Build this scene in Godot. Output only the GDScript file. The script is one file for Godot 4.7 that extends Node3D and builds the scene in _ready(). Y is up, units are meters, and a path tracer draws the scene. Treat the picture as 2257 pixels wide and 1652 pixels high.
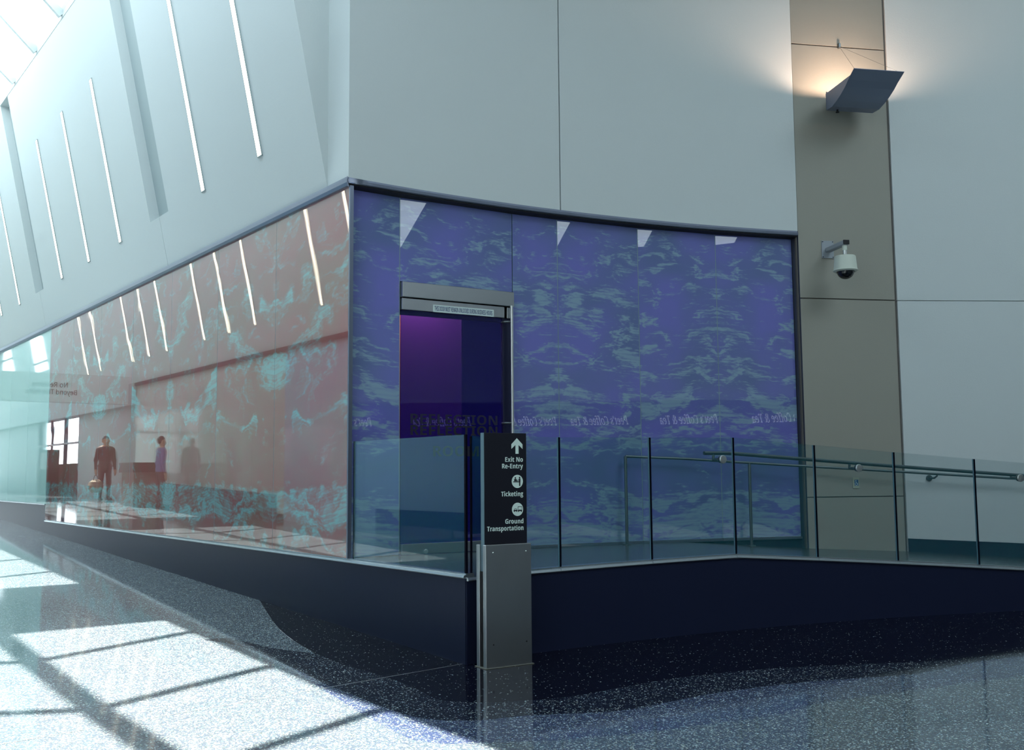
extends Node3D

# Two frames are used. World: x right, y up, camera looks along -z.
# Concourse frame (s, y, n): s runs along the left wall from the plinth's corner, n is the distance out from that wall.
const A0 := Vector3(-0.3645, 0, -7.8463)
const UL := Vector3(-0.602, 0, -0.7985)
const NL := Vector3(-0.7985, 0, 0.602)
const UP := Vector3.UP
const BASE_C := Vector3(8.248, 0, 3.027)      # centre of the curved plinth
const BASE_R := 13.93
const BLUE_C := Vector3(6.635, 0, 1.559)      # centre of the curved blue wall
const BLUE_R := 13.6125
const CD := Vector3(0.983, 0, -0.184)         # along the column's face
const CN := Vector3(0.184, 0, 0.983)          # out of the column's face
const C0 := Vector3(3.32, 0, -11.657)
const LEAN := 0.21

var org := Vector3.ZERO
var names := {}
var M := {}
var cube: BoxMesh


# ------------------------------------------------------------------ naming
func numbered(n: String) -> String:
	if not names.has(n):
		names[n] = 0
		return n
	names[n] += 1
	return "%s_%03d" % [n, names[n]]


func thing(n: String, label: String, category: String, at: Vector3, group := "") -> Node3D:
	var o := Node3D.new()
	o.name = numbered(n)
	add_child(o, true)
	o.position = at
	org = at
	o.set_meta("label", label)
	o.set_meta("category", category)
	if group:
		o.set_meta("group", group)
	return o


func setting(n: String, at := Vector3.ZERO) -> Node3D:
	var o := Node3D.new()
	o.name = numbered(n)
	add_child(o, true)
	o.position = at
	org = at
	o.set_meta("kind", "structure")
	return o


func put(n: String, st: SurfaceTool, m: Material, parent: Node3D) -> MeshInstance3D:
	var o := MeshInstance3D.new()
	o.name = n
	var me := st.commit()
	me.surface_set_material(0, m)
	o.mesh = me
	parent.add_child(o, true)
	return o


func lone(n: String, st: SurfaceTool, m: Material, label: String, category: String, group := "") -> MeshInstance3D:
	var o := put(numbered(n), st, m, self)
	o.position = org
	o.set_meta("label", label)
	o.set_meta("category", category)
	if group:
		o.set_meta("group", group)
	return o


# ------------------------------------------------------------------ geometry
func sf() -> SurfaceTool:
	var st := SurfaceTool.new()
	st.begin(Mesh.PRIMITIVE_TRIANGLES)
	return st


func vert(st: SurfaceTool, p: Vector3, n: Vector3, uv: Vector2) -> void:
	st.set_normal(n)
	st.set_uv(uv)
	st.add_vertex(p - org)


func tri(st: SurfaceTool, a: Vector3, b: Vector3, c: Vector3, n: Vector3, uv := [Vector2.ZERO, Vector2.ZERO, Vector2.ZERO], ns := []) -> void:
	var na: Vector3 = ns[0] if ns else n
	var nb: Vector3 = ns[1] if ns else n
	var nc: Vector3 = ns[2] if ns else n
	if (b - a).cross(c - a).dot(n) > 0.0:
		vert(st, a, na, uv[0]); vert(st, c, nc, uv[2]); vert(st, b, nb, uv[1])
	else:
		vert(st, a, na, uv[0]); vert(st, b, nb, uv[1]); vert(st, c, nc, uv[2])


func quad(st: SurfaceTool, a: Vector3, b: Vector3, c: Vector3, d: Vector3, n: Vector3, uv := [], ns := []) -> void:
	var u: Array = uv if uv else [Vector2(0, 0), Vector2(1, 0), Vector2(1, 1), Vector2(0, 1)]
	tri(st, a, b, c, n, [u[0], u[1], u[2]], [ns[0], ns[1], ns[2]] if ns else [])
	tri(st, a, c, d, n, [u[0], u[2], u[3]], [ns[0], ns[2], ns[3]] if ns else [])


# corners in the order (lo/hi of x, then y, then z): p[x + 2y + 4z]
func hexa(st: SurfaceTool, p: Array) -> void:
	var mid := Vector3.ZERO
	for q in p:
		mid += q / 8.0
	for f in [[0, 1, 3, 2], [4, 5, 7, 6], [0, 1, 5, 4], [2, 3, 7, 6], [0, 2, 6, 4], [1, 3, 7, 5]]:
		var a: Vector3 = p[f[0]]
		var b: Vector3 = p[f[1]]
		var c: Vector3 = p[f[2]]
		var d: Vector3 = p[f[3]]
		var n := (c - a).cross(d - b).normalized()
		if n.dot((a + b + c + d) / 4.0 - mid) < 0.0:
			n = -n
		quad(st, a, b, c, d, n)


# box with chamfered edges; x, y, z are unit axes
func slab(st: SurfaceTool, mid: Vector3, ex: Vector3, ey: Vector3, ez: Vector3, size: Vector3, bev := 0.0) -> void:
	var h := size / 2.0
	var ax := [ex, ey, ez]
	if bev <= 0.0:
		var p := []
		for k in 8:
			p.append(mid + ex * h.x * (1 if k & 1 else -1) + ey * h.y * (1 if k & 2 else -1) + ez * h.z * (1 if k & 4 else -1))
		hexa(st, p)
		return
	var b := minf(bev, minf(h.x, minf(h.y, h.z)) * 0.95)
	var hh := [h.x, h.y, h.z]
	for i in 3:
		var j := (i + 1) % 3
		var k := (i + 2) % 3
		for s in [-1.0, 1.0]:
			var c: Vector3 = mid + ax[i] * hh[i] * s
			var u: Vector3 = ax[j] * (hh[j] - b)
			var v: Vector3 = ax[k] * (hh[k] - b)
			quad(st, c - u - v, c + u - v, c + u + v, c - u + v, ax[i] * s)
			for t in [-1.0, 1.0]:     # the chamfer between faces i and j
				var a1: Vector3 = mid + ax[i] * hh[i] * s + ax[j] * (hh[j] - b) * t
				var a2: Vector3 = mid + ax[i] * (hh[i] - b) * s + ax[j] * hh[j] * t
				quad(st, a1 - v, a1 + v, a2 + v, a2 - v, (ax[i] * s + ax[j] * t).normalized())
	for x in [-1.0, 1.0]:
		for y in [-1.0, 1.0]:
			for z in [-1.0, 1.0]:
				var q: Vector3 = ex * x
				var w: Vector3 = ey * y
				var e: Vector3 = ez * z
				tri(st, mid + q * h.x + w * (h.y - b) + e * (h.z - b), mid + q * (h.x - b) + w * h.y + e * (h.z - b), mid + q * (h.x - b) + w * (h.y - b) + e * h.z, (q + w + e).normalized())


# extruded polygon: pts in the plane (ex, ey) at o, thick along ez
func prism(st: SurfaceTool, o: Vector3, ex: Vector3, ey: Vector3, ez: Vector3, pts: PackedVector2Array, thick: float) -> void:
	var area := 0.0
	for i in pts.size():
		area += pts[i].cross(pts[(i + 1) % pts.size()])
	var idx := Geometry2D.triangulate_polygon(pts)
	for k in range(0, idx.size(), 3):
		var a := o + ex * pts[idx[k]].x + ey * pts[idx[k]].y
		var b := o + ex * pts[idx[k + 1]].x + ey * pts[idx[k + 1]].y
		var c := o + ex * pts[idx[k + 2]].x + ey * pts[idx[k + 2]].y
		tri(st, a, b, c, -ez)
		tri(st, a + ez * thick, b + ez * thick, c + ez * thick, ez)
	for i in pts.size():
		var p := pts[i]
		var q := pts[(i + 1) % pts.size()]
		var e := (q - p).normalized() * signf(area)
		var n := ex * e.y - ey * e.x
		var a := o + ex * p.x + ey * p.y
		var b := o + ex * q.x + ey * q.y
		quad(st, a, b, b + ez * thick, a + ez * thick, n)


# a closed profile (out, up) swept along a path; offs[i] is the direction of "out" at path[i]
func sweep(st: SurfaceTool, path: Array, offs: Array, prof: Array, smooth := true, profs := []) -> void:
	var area := 0.0
	for i in prof.size():
		area += prof[i].cross(prof[(i + 1) % prof.size()])
	var sg := signf(area)
	var at := func(i: int, k: int) -> Vector3:
		var q: Vector2 = profs[i][k] if profs else prof[k]
		return path[i] + offs[i] * q.x + UP * q.y
	for i in path.size() - 1:
		for k in prof.size():
			var k2 := (k + 1) % prof.size()
			var e: Vector2 = (prof[k2] - prof[k]).normalized() * sg
			var a: Vector3 = at.call(i, k)
			var b: Vector3 = at.call(i + 1, k)
			var c: Vector3 = at.call(i + 1, k2)
			var d: Vector3 = at.call(i, k2)
			var n0: Vector3 = (offs[i] * e.y - UP * e.x).normalized()
			var n1: Vector3 = (offs[i + 1] * e.y - UP * e.x).normalized()
			var n := (n0 + n1).normalized()
			if smooth:
				quad(st, a, b, c, d, n, [], [n0, n1, n1, n0])
			else:
				var f := (c - a).cross(d - b).normalized()
				quad(st, a, b, c, d, f if f.dot(n) > 0 else -f)
	for end in [0, path.size() - 1]:
		var dir: Vector3 = (path[0] - path[1]).normalized() if end == 0 else (path[-1] - path[-2]).normalized()
		var pv := PackedVector2Array()
		for k in prof.size():
			pv.append(profs[end][k] if profs else prof[k])
		var idx := Geometry2D.triangulate_polygon(pv)
		for t in range(0, idx.size(), 3):
			tri(st, at.call(end, idx[t]), at.call(end, idx[t + 1]), at.call(end, idx[t + 2]), dir)


func tube(st: SurfaceTool, pts: Array, r: float, sides := 14, caps := true) -> void:
	var rings := []
	var nrm := []
	var side := Vector3.ZERO
	for i in pts.size():
		var d: Vector3 = (pts[mini(i + 1, pts.size() - 1)] - pts[maxi(i - 1, 0)]).normalized()
		if side == Vector3.ZERO:
			side = d.cross(UP if absf(d.y) < 0.9 else Vector3.RIGHT).normalized()
		side = (side - d * side.dot(d)).normalized()
		var up2 := side.cross(d)
		var ring := []
		var rn := []
		for k in sides:
			var a := TAU * k / sides
			var n := side * cos(a) + up2 * sin(a)
			rn.append(n)
			ring.append(pts[i] + n * r)
		rings.append(ring)
		nrm.append(rn)
	for i in pts.size() - 1:
		for k in sides:
			var k2 := (k + 1) % sides
			quad(st, rings[i][k], rings[i + 1][k], rings[i + 1][k2], rings[i][k2], (nrm[i][k] + nrm[i][k2]).normalized(), [], [nrm[i][k], nrm[i + 1][k], nrm[i + 1][k2], nrm[i][k2]])
	if caps:
		for e in [0, pts.size() - 1]:
			var d: Vector3 = (pts[0] - pts[1]).normalized() if e == 0 else (pts[-1] - pts[-2]).normalized()
			for k in sides:
				tri(st, pts[e], rings[e][k], rings[e][(k + 1) % sides], d)


# turned shape: prof = [(radius, distance along axis)]
func lathe(st: SurfaceTool, o: Vector3, axis: Vector3, prof: Array, sides := 28) -> void:
	var ex := axis.cross(UP if absf(axis.y) < 0.9 else Vector3.RIGHT).normalized()
	var ez := axis.cross(ex)
	for i in prof.size() - 1:
		var p: Vector2 = prof[i]
		var q: Vector2 = prof[i + 1]
		var e := (q - p).normalized()
		for k in sides:
			var r0 := ex * cos(TAU * k / sides) + ez * sin(TAU * k / sides)
			var r1 := ex * cos(TAU * (k + 1) / sides) + ez * sin(TAU * (k + 1) / sides)
			var n0 := (r0 * e.y - axis * e.x).normalized()
			var n1 := (r1 * e.y - axis * e.x).normalized()
			quad(st, o + r0 * p.x + axis * p.y, o + r1 * p.x + axis * p.y, o + r1 * q.x + axis * q.y, o + r0 * q.x + axis * q.y, (n0 + n1).normalized(), [], [n0, n1, n1, n0])


# block between bounds of the concourse frame
func blk(st: SurfaceTool, s0: float, s1: float, y0: float, y1: float, n0: float, n1: float) -> void:
	var p := []
	for k in 8:
		p.append(W(s1 if k & 1 else s0, y1 if k & 2 else y0, n1 if k & 4 else n0))
	hexa(st, p)


func W(s: float, y: float, n: float) -> Vector3:
	return A0 + UL * s + NL * n + UP * y


# block on the leaning wall (side +1: left wall, -1: the opposite wall); back at n = back, front at the slope + off
func lean(st: SurfaceTool, s0: float, s1: float, h0: float, h1: float, off: float, back: float, opp := false) -> void:
	var p := []
	for k in 8:
		var h := h1 if k & 2 else h0
		var f := LEAN * (h - 4.187) + off
		var b := back if back > -9.0 else f - 0.03
		var n := f if k & 4 else b
		p.append(W(s1 if k & 1 else s0, h, 4.95 - n if opp else n))
	hexa(st, p)


func arc(c: Vector3, r: float, x: float) -> Vector3:
	return Vector3(x, 0, c.z - sqrt(r * r - (x - c.x) * (x - c.x)))


func toward(c: Vector3, p: Vector3) -> Vector3:
	return Vector3(c.x - p.x, 0, c.z - p.z).normalized()


func hF(s: float) -> float:
	return 0.0331 * clampf(s - 0.05, 0.0, 24.5)


# height of the ramp's edge along the plinth and along the walls
func cap_y(x: float) -> float:
	return lerpf(0.652, 0.678, clampf((x + 0.35) / 2.38, 0, 1)) if x < 2.03 else 0.678 - 0.0765 * (x - 2.03)


func wall_y(x: float) -> float:
	var t := [[-2.0, 0.66], [1.95, 0.668], [2.52, 0.615], [3.3, 0.56], [4.5, 0.503], [5.87, 0.413], [16.0, -0.2]]
	for i in t.size() - 1:
		if x < t[i + 1][0]:
			return lerpf(t[i][1], t[i + 1][1], clampf((x - t[i][0]) / (t[i + 1][0] - t[i][0]), 0, 1))
	return -0.2


# ------------------------------------------------------------------ materials
func mat(c: Color, rough := 0.5, metal := 0.0, spec := 0.5) -> StandardMaterial3D:
	var m := StandardMaterial3D.new()
	m.albedo_color = c
	m.roughness = rough
	m.metallic = metal
	m.metallic_specular = spec
	return m


func glow(c: Color, e: float) -> StandardMaterial3D:
	var m := mat(c, 0.6)
	m.emission_enabled = true
	m.emission = c
	m.emission_energy_multiplier = e
	return m


func pane(c: Color, alpha: float, rough := 0.0) -> StandardMaterial3D:
	var m := mat(Color(c.r, c.g, c.b, alpha), rough)
	m.transparency = BaseMaterial3D.TRANSPARENCY_ALPHA
	return m


func noise(seed_: int, freq: float, oct := 4, kind := FastNoiseLite.TYPE_SIMPLEX_SMOOTH) -> FastNoiseLite:
	var n := FastNoiseLite.new()
	n.seed = seed_
	n.frequency = freq
	n.noise_type = kind
	n.fractal_type = FastNoiseLite.FRACTAL_FBM
	n.fractal_octaves = oct
	return n


func bumpy(m: StandardMaterial3D, seed_: int, freq: float, strength: float, scale: float) -> void:
	var t := NoiseTexture2D.new()
	t.noise = noise(seed_, freq, 3)
	t.width = 256
	t.height = 256
	t.seamless = true
	t.as_normal_map = true
	t.bump_strength = strength
	m.normal_enabled = true
	m.normal_texture = t
	m.normal_scale = 1.0
	m.uv1_triplanar = true
	m.uv1_world_triplanar = true
	m.uv1_scale = Vector3.ONE * scale


# ground stone chips in a tinted cement, 2.56 m to the tile
func terrazzo(ground: Color, chips: Array, count: int, r0: float, r1: float, seed_: int) -> StandardMaterial3D:
	var size := 1024
	var rng := RandomNumberGenerator.new()
	rng.seed = seed_
	var data := PackedByteArray()
	data.resize(size * size * 3)
	var im0 := Image.create(size, size, false, Image.FORMAT_RGB8)
	im0.fill(ground)
	data = im0.get_data()
	for i in count:
		var cx := rng.randf() * size
		var cy := rng.randf() * size
		var r := lerpf(r0, r1, pow(rng.randf(), 2.0))
		var an := rng.randf() * PI
		var sq := rng.randf_range(0.5, 1.0)
		var c: Color = chips[rng.randi() % chips.size()]
		var dim := rng.randf_range(0.4, 1.08)
		var cr := clampi(int(c.r * dim * 255), 0, 255)
		var cg := clampi(int(c.g * dim * 255), 0, 255)
		var cb := clampi(int(c.b * dim * 255), 0, 255)
		var ca := cos(an)
		var sa := sin(an)
		var ri := ceili(r)
		for dy in range(-ri, ri + 1):
			for dx in range(-ri, ri + 1):
				var u := absf(dx * ca + dy * sa)
				var v := absf(-dx * sa + dy * ca) / sq
				if maxf(u, v) < r * 0.85 and u + v < r * 1.25:
					var k := (posmod(int(cy) + dy, size) * size + posmod(int(cx) + dx, size)) * 3
					data[k] = cr
					data[k + 1] = cg
					data[k + 2] = cb
	var im := Image.create_from_data(size, size, false, Image.FORMAT_RGB8, data)
	var m := mat(Color.WHITE, 0.07, 0.0, 0.62)
	m.albedo_texture = ImageTexture.create_from_image(im)
	return m


# printed sea-foam and cloud wisps over a plain colour; wide x tall in metres
func foam(w: int, h: int, wide: float, tall: float, back: Color, back2: Color, wisp: Color, bands: Array, fx: float, fy: float, shear: float, seed_: int, soft := 0.55, streak := 1.0) -> ImageTexture:
	var a := noise(seed_, 1.0, 5)
	var b := noise(seed_ + 7, 1.0, 3)
	var f := noise(seed_ + 13, 1.0, 3)
	var data := PackedByteArray()
	data.resize(w * h * 3)
	var k := 0
	for j in h:
		var v := float(j) / h
		var th := 0.0
		for i in bands.size() - 1:
			if v >= bands[i][0]:
				th = lerpf(bands[i][1], bands[i + 1][1], clampf((v - bands[i][0]) / (bands[i + 1][0] - bands[i][0]), 0, 1))
		for i in w:
			var x := wide * i / w
			var y := tall * v
			var q := b.get_noise_2d(x * 0.9, y * 1.1)
			var yy := y - shear * x
			var wx := x * fx + q * 0.9
			var wy := yy * fy + q * 0.8 + 0.4 * b.get_noise_2d(x * 3.0 + 9.0, y * 5.0)
			var g := a.get_noise_2d(wx, wy)
			var fine := f.get_noise_2d(x * 5.0 + q * 3.0, yy * 30.0)
			var fine2 := f.get_noise_2d(x * 16.0 + 40.0, yy * 60.0)
			var t := smoothstep(th, th + soft, g * 0.95 + q * 0.3 + (fine * 0.3 + fine2 * 0.16) * streak) * (0.9 + 0.5 * fine)
			t = clampf(t, 0, 1) * 0.95
			var bk := back.lerp(back2, clampf(0.5 + q * 0.9, 0, 1))
			var c := bk.lerp(wisp, t)
			data[k] = int(c.r * 255)
			data[k + 1] = int(c.g * 255)
			data[k + 2] = int(c.b * 255)
			k += 3
	return ImageTexture.create_from_image(Image.create_from_data(w, h, false, Image.FORMAT_RGB8, data))


func font(bold := true, family := "Droid Sans") -> Font:
	var f := SystemFont.new()
	f.font_names = PackedStringArray([family])
	f.font_weight = 700 if bold else 400
	f.allow_system_fallback = true
	return f


# a line of raised lettering whose left end of the baseline is at o; width fits the given one (0: natural)
func letters(n: String, text: String, parent: Node3D, o: Vector3, ex: Vector3, ez: Vector3, cap: float, width: float, m: Material, depth := 0.002, f: Font = null, right := false, slant := 0.0) -> MeshInstance3D:
	var ref := TextMesh.new()
	var tm := TextMesh.new()
	for t in [ref, tm]:
		t.font = f if f else font()
		t.font_size = 64
		t.pixel_size = 0.01
		t.depth = 1.0
		t.curve_step = 1.0
		t.horizontal_alignment = HORIZONTAL_ALIGNMENT_LEFT
	ref.text = "E"
	tm.text = text
	var e := ref.get_aabb()
	var b := tm.get_aabb()
	var sy := cap / e.size.y
	var sx := width / b.size.x if width > 0.0 else sy
	var mi := MeshInstance3D.new()
	mi.name = n
	mi.mesh = tm
	mi.material_override = m
	parent.add_child(mi, true)
	var left := o - ex * (b.size.x * sx) if right else o
	var at := left - ex * b.position.x * sx - UP * e.position.y * sy
	mi.transform = Transform3D(Basis(ex * sx, (UP + ex * slant) * sy, ez * depth), at - org)
	return mi


# ------------------------------------------------------------------ the scene
func _ready() -> void:
	stage()
	palette()
	floors()
	left_wall()
	blue_wall()
	platform()
	column_and_right_wall()
	roof()
	hall()
	opposite()
	sign_pylon()
	railings()
	camera_and_sconce()
	people()


func stage() -> void:
	var cam := Camera3D.new()
	cam.name = "camera"
	cam.fov = 2.0 * rad_to_deg(atan(826.0 / 2260.0))
	cam.near = 0.05
	cam.far = 300.0
	var pitch := deg_to_rad(5.5)
	var roll := 0.0078
	cam.transform = Transform3D(Basis(Vector3.RIGHT, pitch) * Basis(Vector3(0, 0, 1), -roll), Vector3(0, 1.42, 0))
	add_child(cam)
	cam.current = true

	var env := Environment.new()
	env.tonemap_mode = Environment.TONE_MAPPER_LINEAR
	env.tonemap_exposure = 0.605
	env.background_mode = Environment.BG_SKY
	var sm := ProceduralSkyMaterial.new()
	sm.sky_top_color = Color(0.85, 0.935, 0.985)
	sm.sky_horizon_color = Color(0.93, 0.98, 1.0)
	sm.sky_curve = 0.2
	sm.ground_bottom_color = Color(0.45, 0.5, 0.52)
	sm.ground_horizon_color = Color(0.8, 0.86, 0.88)
	sm.sky_energy_multiplier = 2.7
	sm.ground_energy_multiplier = 1.6
	sm.sun_angle_max = 1.0
	var sky := Sky.new()
	sky.sky_material = sm
	env.sky = sky
	env.sdfgi_enabled = true
	env.ssao_enabled = true
	env.ssil_enabled = true
	var we := WorldEnvironment.new()
	we.name = "environment"
	we.environment = env
	add_child(we)

	var sun := DirectionalLight3D.new()
	sun.name = "sun"
	sun.light_color = Color(1.0, 0.98, 0.93)
	sun.light_energy = 16.0
	sun.light_angular_distance = 0.53
	sun.shadow_enabled = true
	add_child(sun)
	# light falls 8.3 m while it moves 3.74 m towards the camera along the wall and 0.35 m away from it
	var ray := -UL * 3.74 + NL * 0.35 - UP * 8.3
	sun.look_at_from_position(Vector3(0, 20, 0), Vector3(0, 20, 0) + ray, Vector3(0, 0, 1))


func palette() -> void:
	M.white = mat(Color(0.80, 0.83, 0.83), 0.65)
	bumpy(M.white, 5, 0.05, 0.4, 3.0)
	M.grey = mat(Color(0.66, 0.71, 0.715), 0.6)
	M.taupe = mat(Color(0.60, 0.595, 0.555), 0.6)
	bumpy(M.taupe, 6, 0.08, 0.5, 4.0)
	M.taupe_dark = mat(Color(0.36, 0.345, 0.33), 0.7)
	M.plinth = mat(Color(0.115, 0.14, 0.23), 0.34, 0.0, 0.28)
	M.cap = mat(Color(0.76, 0.79, 0.81), 0.25, 0.9)
	bumpy(M.plinth, 8, 0.02, 0.25, 1.5)
	M.hall = mat(Color(0.54, 0.57, 0.59), 0.7)
	M.dark = mat(Color(0.06, 0.065, 0.09), 0.6)
	M.joint = mat(Color(0.14, 0.15, 0.17), 0.8)
	M.trim = mat(Color(0.52, 0.55, 0.62), 0.28, 0.85)
	M.steel = mat(Color(0.70, 0.71, 0.72), 0.34, 1.0)
	bumpy(M.steel, 11, 0.03, 0.3, 8.0)
	M.bright_steel = mat(Color(0.90, 0.91, 0.90), 0.28, 1.0)
	M.rail = mat(Color(0.42, 0.45, 0.46), 0.35, 0.9)
	M.sign = mat(Color(0.075, 0.08, 0.125), 0.45, 0.0, 0.4)
	M.print = mat(Color(0.86, 0.93, 0.90), 0.6)
	M.edge = mat(Color(0.02, 0.025, 0.09), 0.7, 0.0, 0.2)
	M.green_edge = mat(Color(0.40, 0.53, 0.60), 0.3)
	M.bead = mat(Color(0.50, 0.60, 0.62), 0.3)
	M.glass = pane(Color(0.15, 0.52, 0.56), 0.10)
	M.clear = pane(Color(0.8, 0.9, 0.9), 0.0)
	M.sky_glass = pane(Color(0.8, 0.9, 0.9), 0.03)
	M.teal = mat(Color(0.71, 0.87, 0.84), 0.03, 0.0, 0.7)
	M.lamp = glow(Color(1.0, 0.97, 0.88), 5.0)
	M.brass = mat(Color(0.78, 0.79, 0.78), 0.3, 0.7)
	M.pink = mat(Color.WHITE, 0.0, 0.0, 0.707)
	M.pink.heightmap_enabled = true      # the slight roller wave of toughened glass
	M.pink.heightmap_scale = 0.06
	var wave := NoiseTexture2D.new()
	wave.noise = noise(3, 0.016, 1)
	wave.width = 256
	wave.height = 256
	wave.seamless = true
	M.pink.heightmap_texture = wave
	M.pink.albedo_texture = foam(640, 640, 3.26, 3.43, Color(0.635, 0.385, 0.37), Color(0.59, 0.44, 0.385), Color(0.54, 0.75, 0.76), [[0.0, 0.1], [0.2, -0.08], [0.38, 0.02], [0.44, -0.22], [0.60, -0.18], [0.66, 0.28], [0.79, 0.2], [0.82, -0.5], [0.91, -0.5], [0.95, -0.1], [1.01, 0.0]], 0.7, 2.6, 0.16, 52, 0.75, 0.3)
	M.blue = mat(Color.WHITE, 0.0, 0.0, 0.707)
	M.blue.clearcoat_enabled = true
	M.blue.clearcoat = 0.6
	M.blue.clearcoat_roughness = 0.0
	M.blue.albedo_texture = foam(720, 1240, 2.0, 3.45, Color(0.44, 0.445, 0.75), Color(0.38, 0.445, 0.63), Color(0.53, 0.645, 0.725), [[0.0, 0.4], [0.06, 0.14], [0.15, -0.06], [0.3, -0.1], [0.5, -0.06], [0.6, -0.26], [0.7, -0.18], [0.75, 0.26], [0.835, 0.16], [0.875, -0.45], [1.01, -0.6]], 1.5, 6.0, 0.05, 77)
	var chips := [Color(0.86, 0.93, 0.92), Color(0.72, 0.80, 0.83), Color(0.55, 0.68, 0.70), Color(0.80, 0.84, 0.78)]
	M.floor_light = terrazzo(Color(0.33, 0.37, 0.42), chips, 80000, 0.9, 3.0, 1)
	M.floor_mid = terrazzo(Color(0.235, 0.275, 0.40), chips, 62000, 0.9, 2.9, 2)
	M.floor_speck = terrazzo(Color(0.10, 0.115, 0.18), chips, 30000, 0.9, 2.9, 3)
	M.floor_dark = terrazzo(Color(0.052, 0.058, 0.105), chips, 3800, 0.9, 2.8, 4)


# ------------------------------------------------------------------ floor
func floor_patch(n: String, poly: PackedVector2Array, lift: float, m: Material, parent: Node3D) -> void:
	var st := sf()
	var fns := []     # the polygon is cut where the floor starts to climb
	for part in [[-30.0, 0.05], [0.05, 24.55], [24.55, 60.0]]:
		var box := PackedVector2Array()
		for q in [[part[0], -40.0], [part[1], -40.0], [part[1], 40.0], [part[0], 40.0]]:
			var p := W(q[0], 0, q[1])
			box.append(Vector2(p.x, p.z))
		for piece in Geometry2D.intersect_polygons(poly, box):
			fns.append([piece, part])
	for f in fns:
		var piece: PackedVector2Array = f[0]
		var idx := Geometry2D.triangulate_polygon(piece)
		var pos := []
		for p in piece:
			var s := (Vector3(p.x, 0, p.y) - A0).dot(UL)
			pos.append(Vector3(p.x, hF(s) + lift, p.y))
		for t in range(0, idx.size(), 3):
			var a: Vector3 = pos[idx[t]]
			var b: Vector3 = pos[idx[t + 1]]
			var c: Vector3 = pos[idx[t + 2]]
			var nn := (b - a).cross(c - a).normalized()
			tri(st, a, b, c, nn if nn.y > 0 else -nn, [Vector2(a.x, a.z) / 2.56, Vector2(b.x, b.z) / 2.56, Vector2(c.x, c.z) / 2.56])
		for i in piece.size():
			var a: Vector3 = pos[i]
			var b: Vector3 = pos[(i + 1) % piece.size()]
			var dn := Vector3.DOWN * 0.3
			var nn := (b - a).cross(UP).normalized()
			quad(st, a, b, b + dn, a + dn, nn)
	put(n, st, m, parent)


func poly_of(a: Array) -> PackedVector2Array:
	var out := PackedVector2Array()
	for i in range(0, a.size(), 2):
		out.append(Vector2(a[i], a[i + 1]))
	return out


func smooth_line(a: Array) -> Array:      # Catmull-Rom through plan points
	var c := Curve3D.new()
	var n := a.size() / 2
	for i in n:
		var p := Vector3(a[2 * i], 0, a[2 * i + 1])
		var i0 := maxi(i - 1, 0)
		var i1 := mini(i + 1, n - 1)
		var tg := Vector3(a[2 * i1] - a[2 * i0], 0, a[2 * i1 + 1] - a[2 * i0 + 1]) / 6.0
		c.add_point(p, -tg, tg)
	var out := []
	for q in c.tessellate(4, 1.5):
		out.append(q.x)
		out.append(q.z)
	return out


func floors() -> void:
	var f := setting("floor")
	var all := PackedVector2Array()
	for q in [[-18.0, -19.0], [47.0, -19.0], [47.0, 9.5], [-18.0, 9.5]]:
		var p := W(q[0], 0, q[1])
		all.append(Vector2(p.x, p.z))
	floor_patch("terrazzo_field", all, 0.0, M.floor_light, f)
	# flowing fields of darker terrazzo that close in on the plinth; each ends under the plinth or past the frame
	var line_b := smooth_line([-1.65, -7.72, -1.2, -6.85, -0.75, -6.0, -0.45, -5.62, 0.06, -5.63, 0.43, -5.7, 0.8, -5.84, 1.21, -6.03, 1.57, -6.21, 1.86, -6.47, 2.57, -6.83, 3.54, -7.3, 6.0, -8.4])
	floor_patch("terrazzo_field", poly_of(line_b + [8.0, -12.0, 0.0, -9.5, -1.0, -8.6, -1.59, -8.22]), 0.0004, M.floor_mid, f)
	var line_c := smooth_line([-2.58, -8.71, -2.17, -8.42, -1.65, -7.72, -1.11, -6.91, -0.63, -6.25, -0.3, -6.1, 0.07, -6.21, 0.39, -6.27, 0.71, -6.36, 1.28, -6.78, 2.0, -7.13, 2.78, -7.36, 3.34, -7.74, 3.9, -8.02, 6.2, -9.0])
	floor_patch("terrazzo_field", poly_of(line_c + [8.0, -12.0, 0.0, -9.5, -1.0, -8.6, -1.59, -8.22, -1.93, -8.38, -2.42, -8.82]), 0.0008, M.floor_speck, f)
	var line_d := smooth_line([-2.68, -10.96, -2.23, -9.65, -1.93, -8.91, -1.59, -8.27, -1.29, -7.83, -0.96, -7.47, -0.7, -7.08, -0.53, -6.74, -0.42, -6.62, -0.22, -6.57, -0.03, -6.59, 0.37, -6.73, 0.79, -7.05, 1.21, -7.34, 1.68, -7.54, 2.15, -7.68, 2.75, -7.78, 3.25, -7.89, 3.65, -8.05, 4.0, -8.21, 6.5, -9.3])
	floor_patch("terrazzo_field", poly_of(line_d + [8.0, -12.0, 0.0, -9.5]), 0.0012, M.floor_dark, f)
	# metal divider strips set in the terrazzo
	for l in [[Vector3(-0.35, 0, -7.92), Vector3(-3.6, 0, -4.85), 0.0045]]:
		var st := sf()
		var d: Vector3 = (l[1] - l[0]).normalized()
		var m: Vector3 = (l[0] + l[1]) / 2.0
		slab(st, m, d, UP, d.cross(UP), Vector3((l[1] - l[0]).length(), 0.0034, l[2]))
		put("divider_strip", st, M.brass, f)


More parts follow.
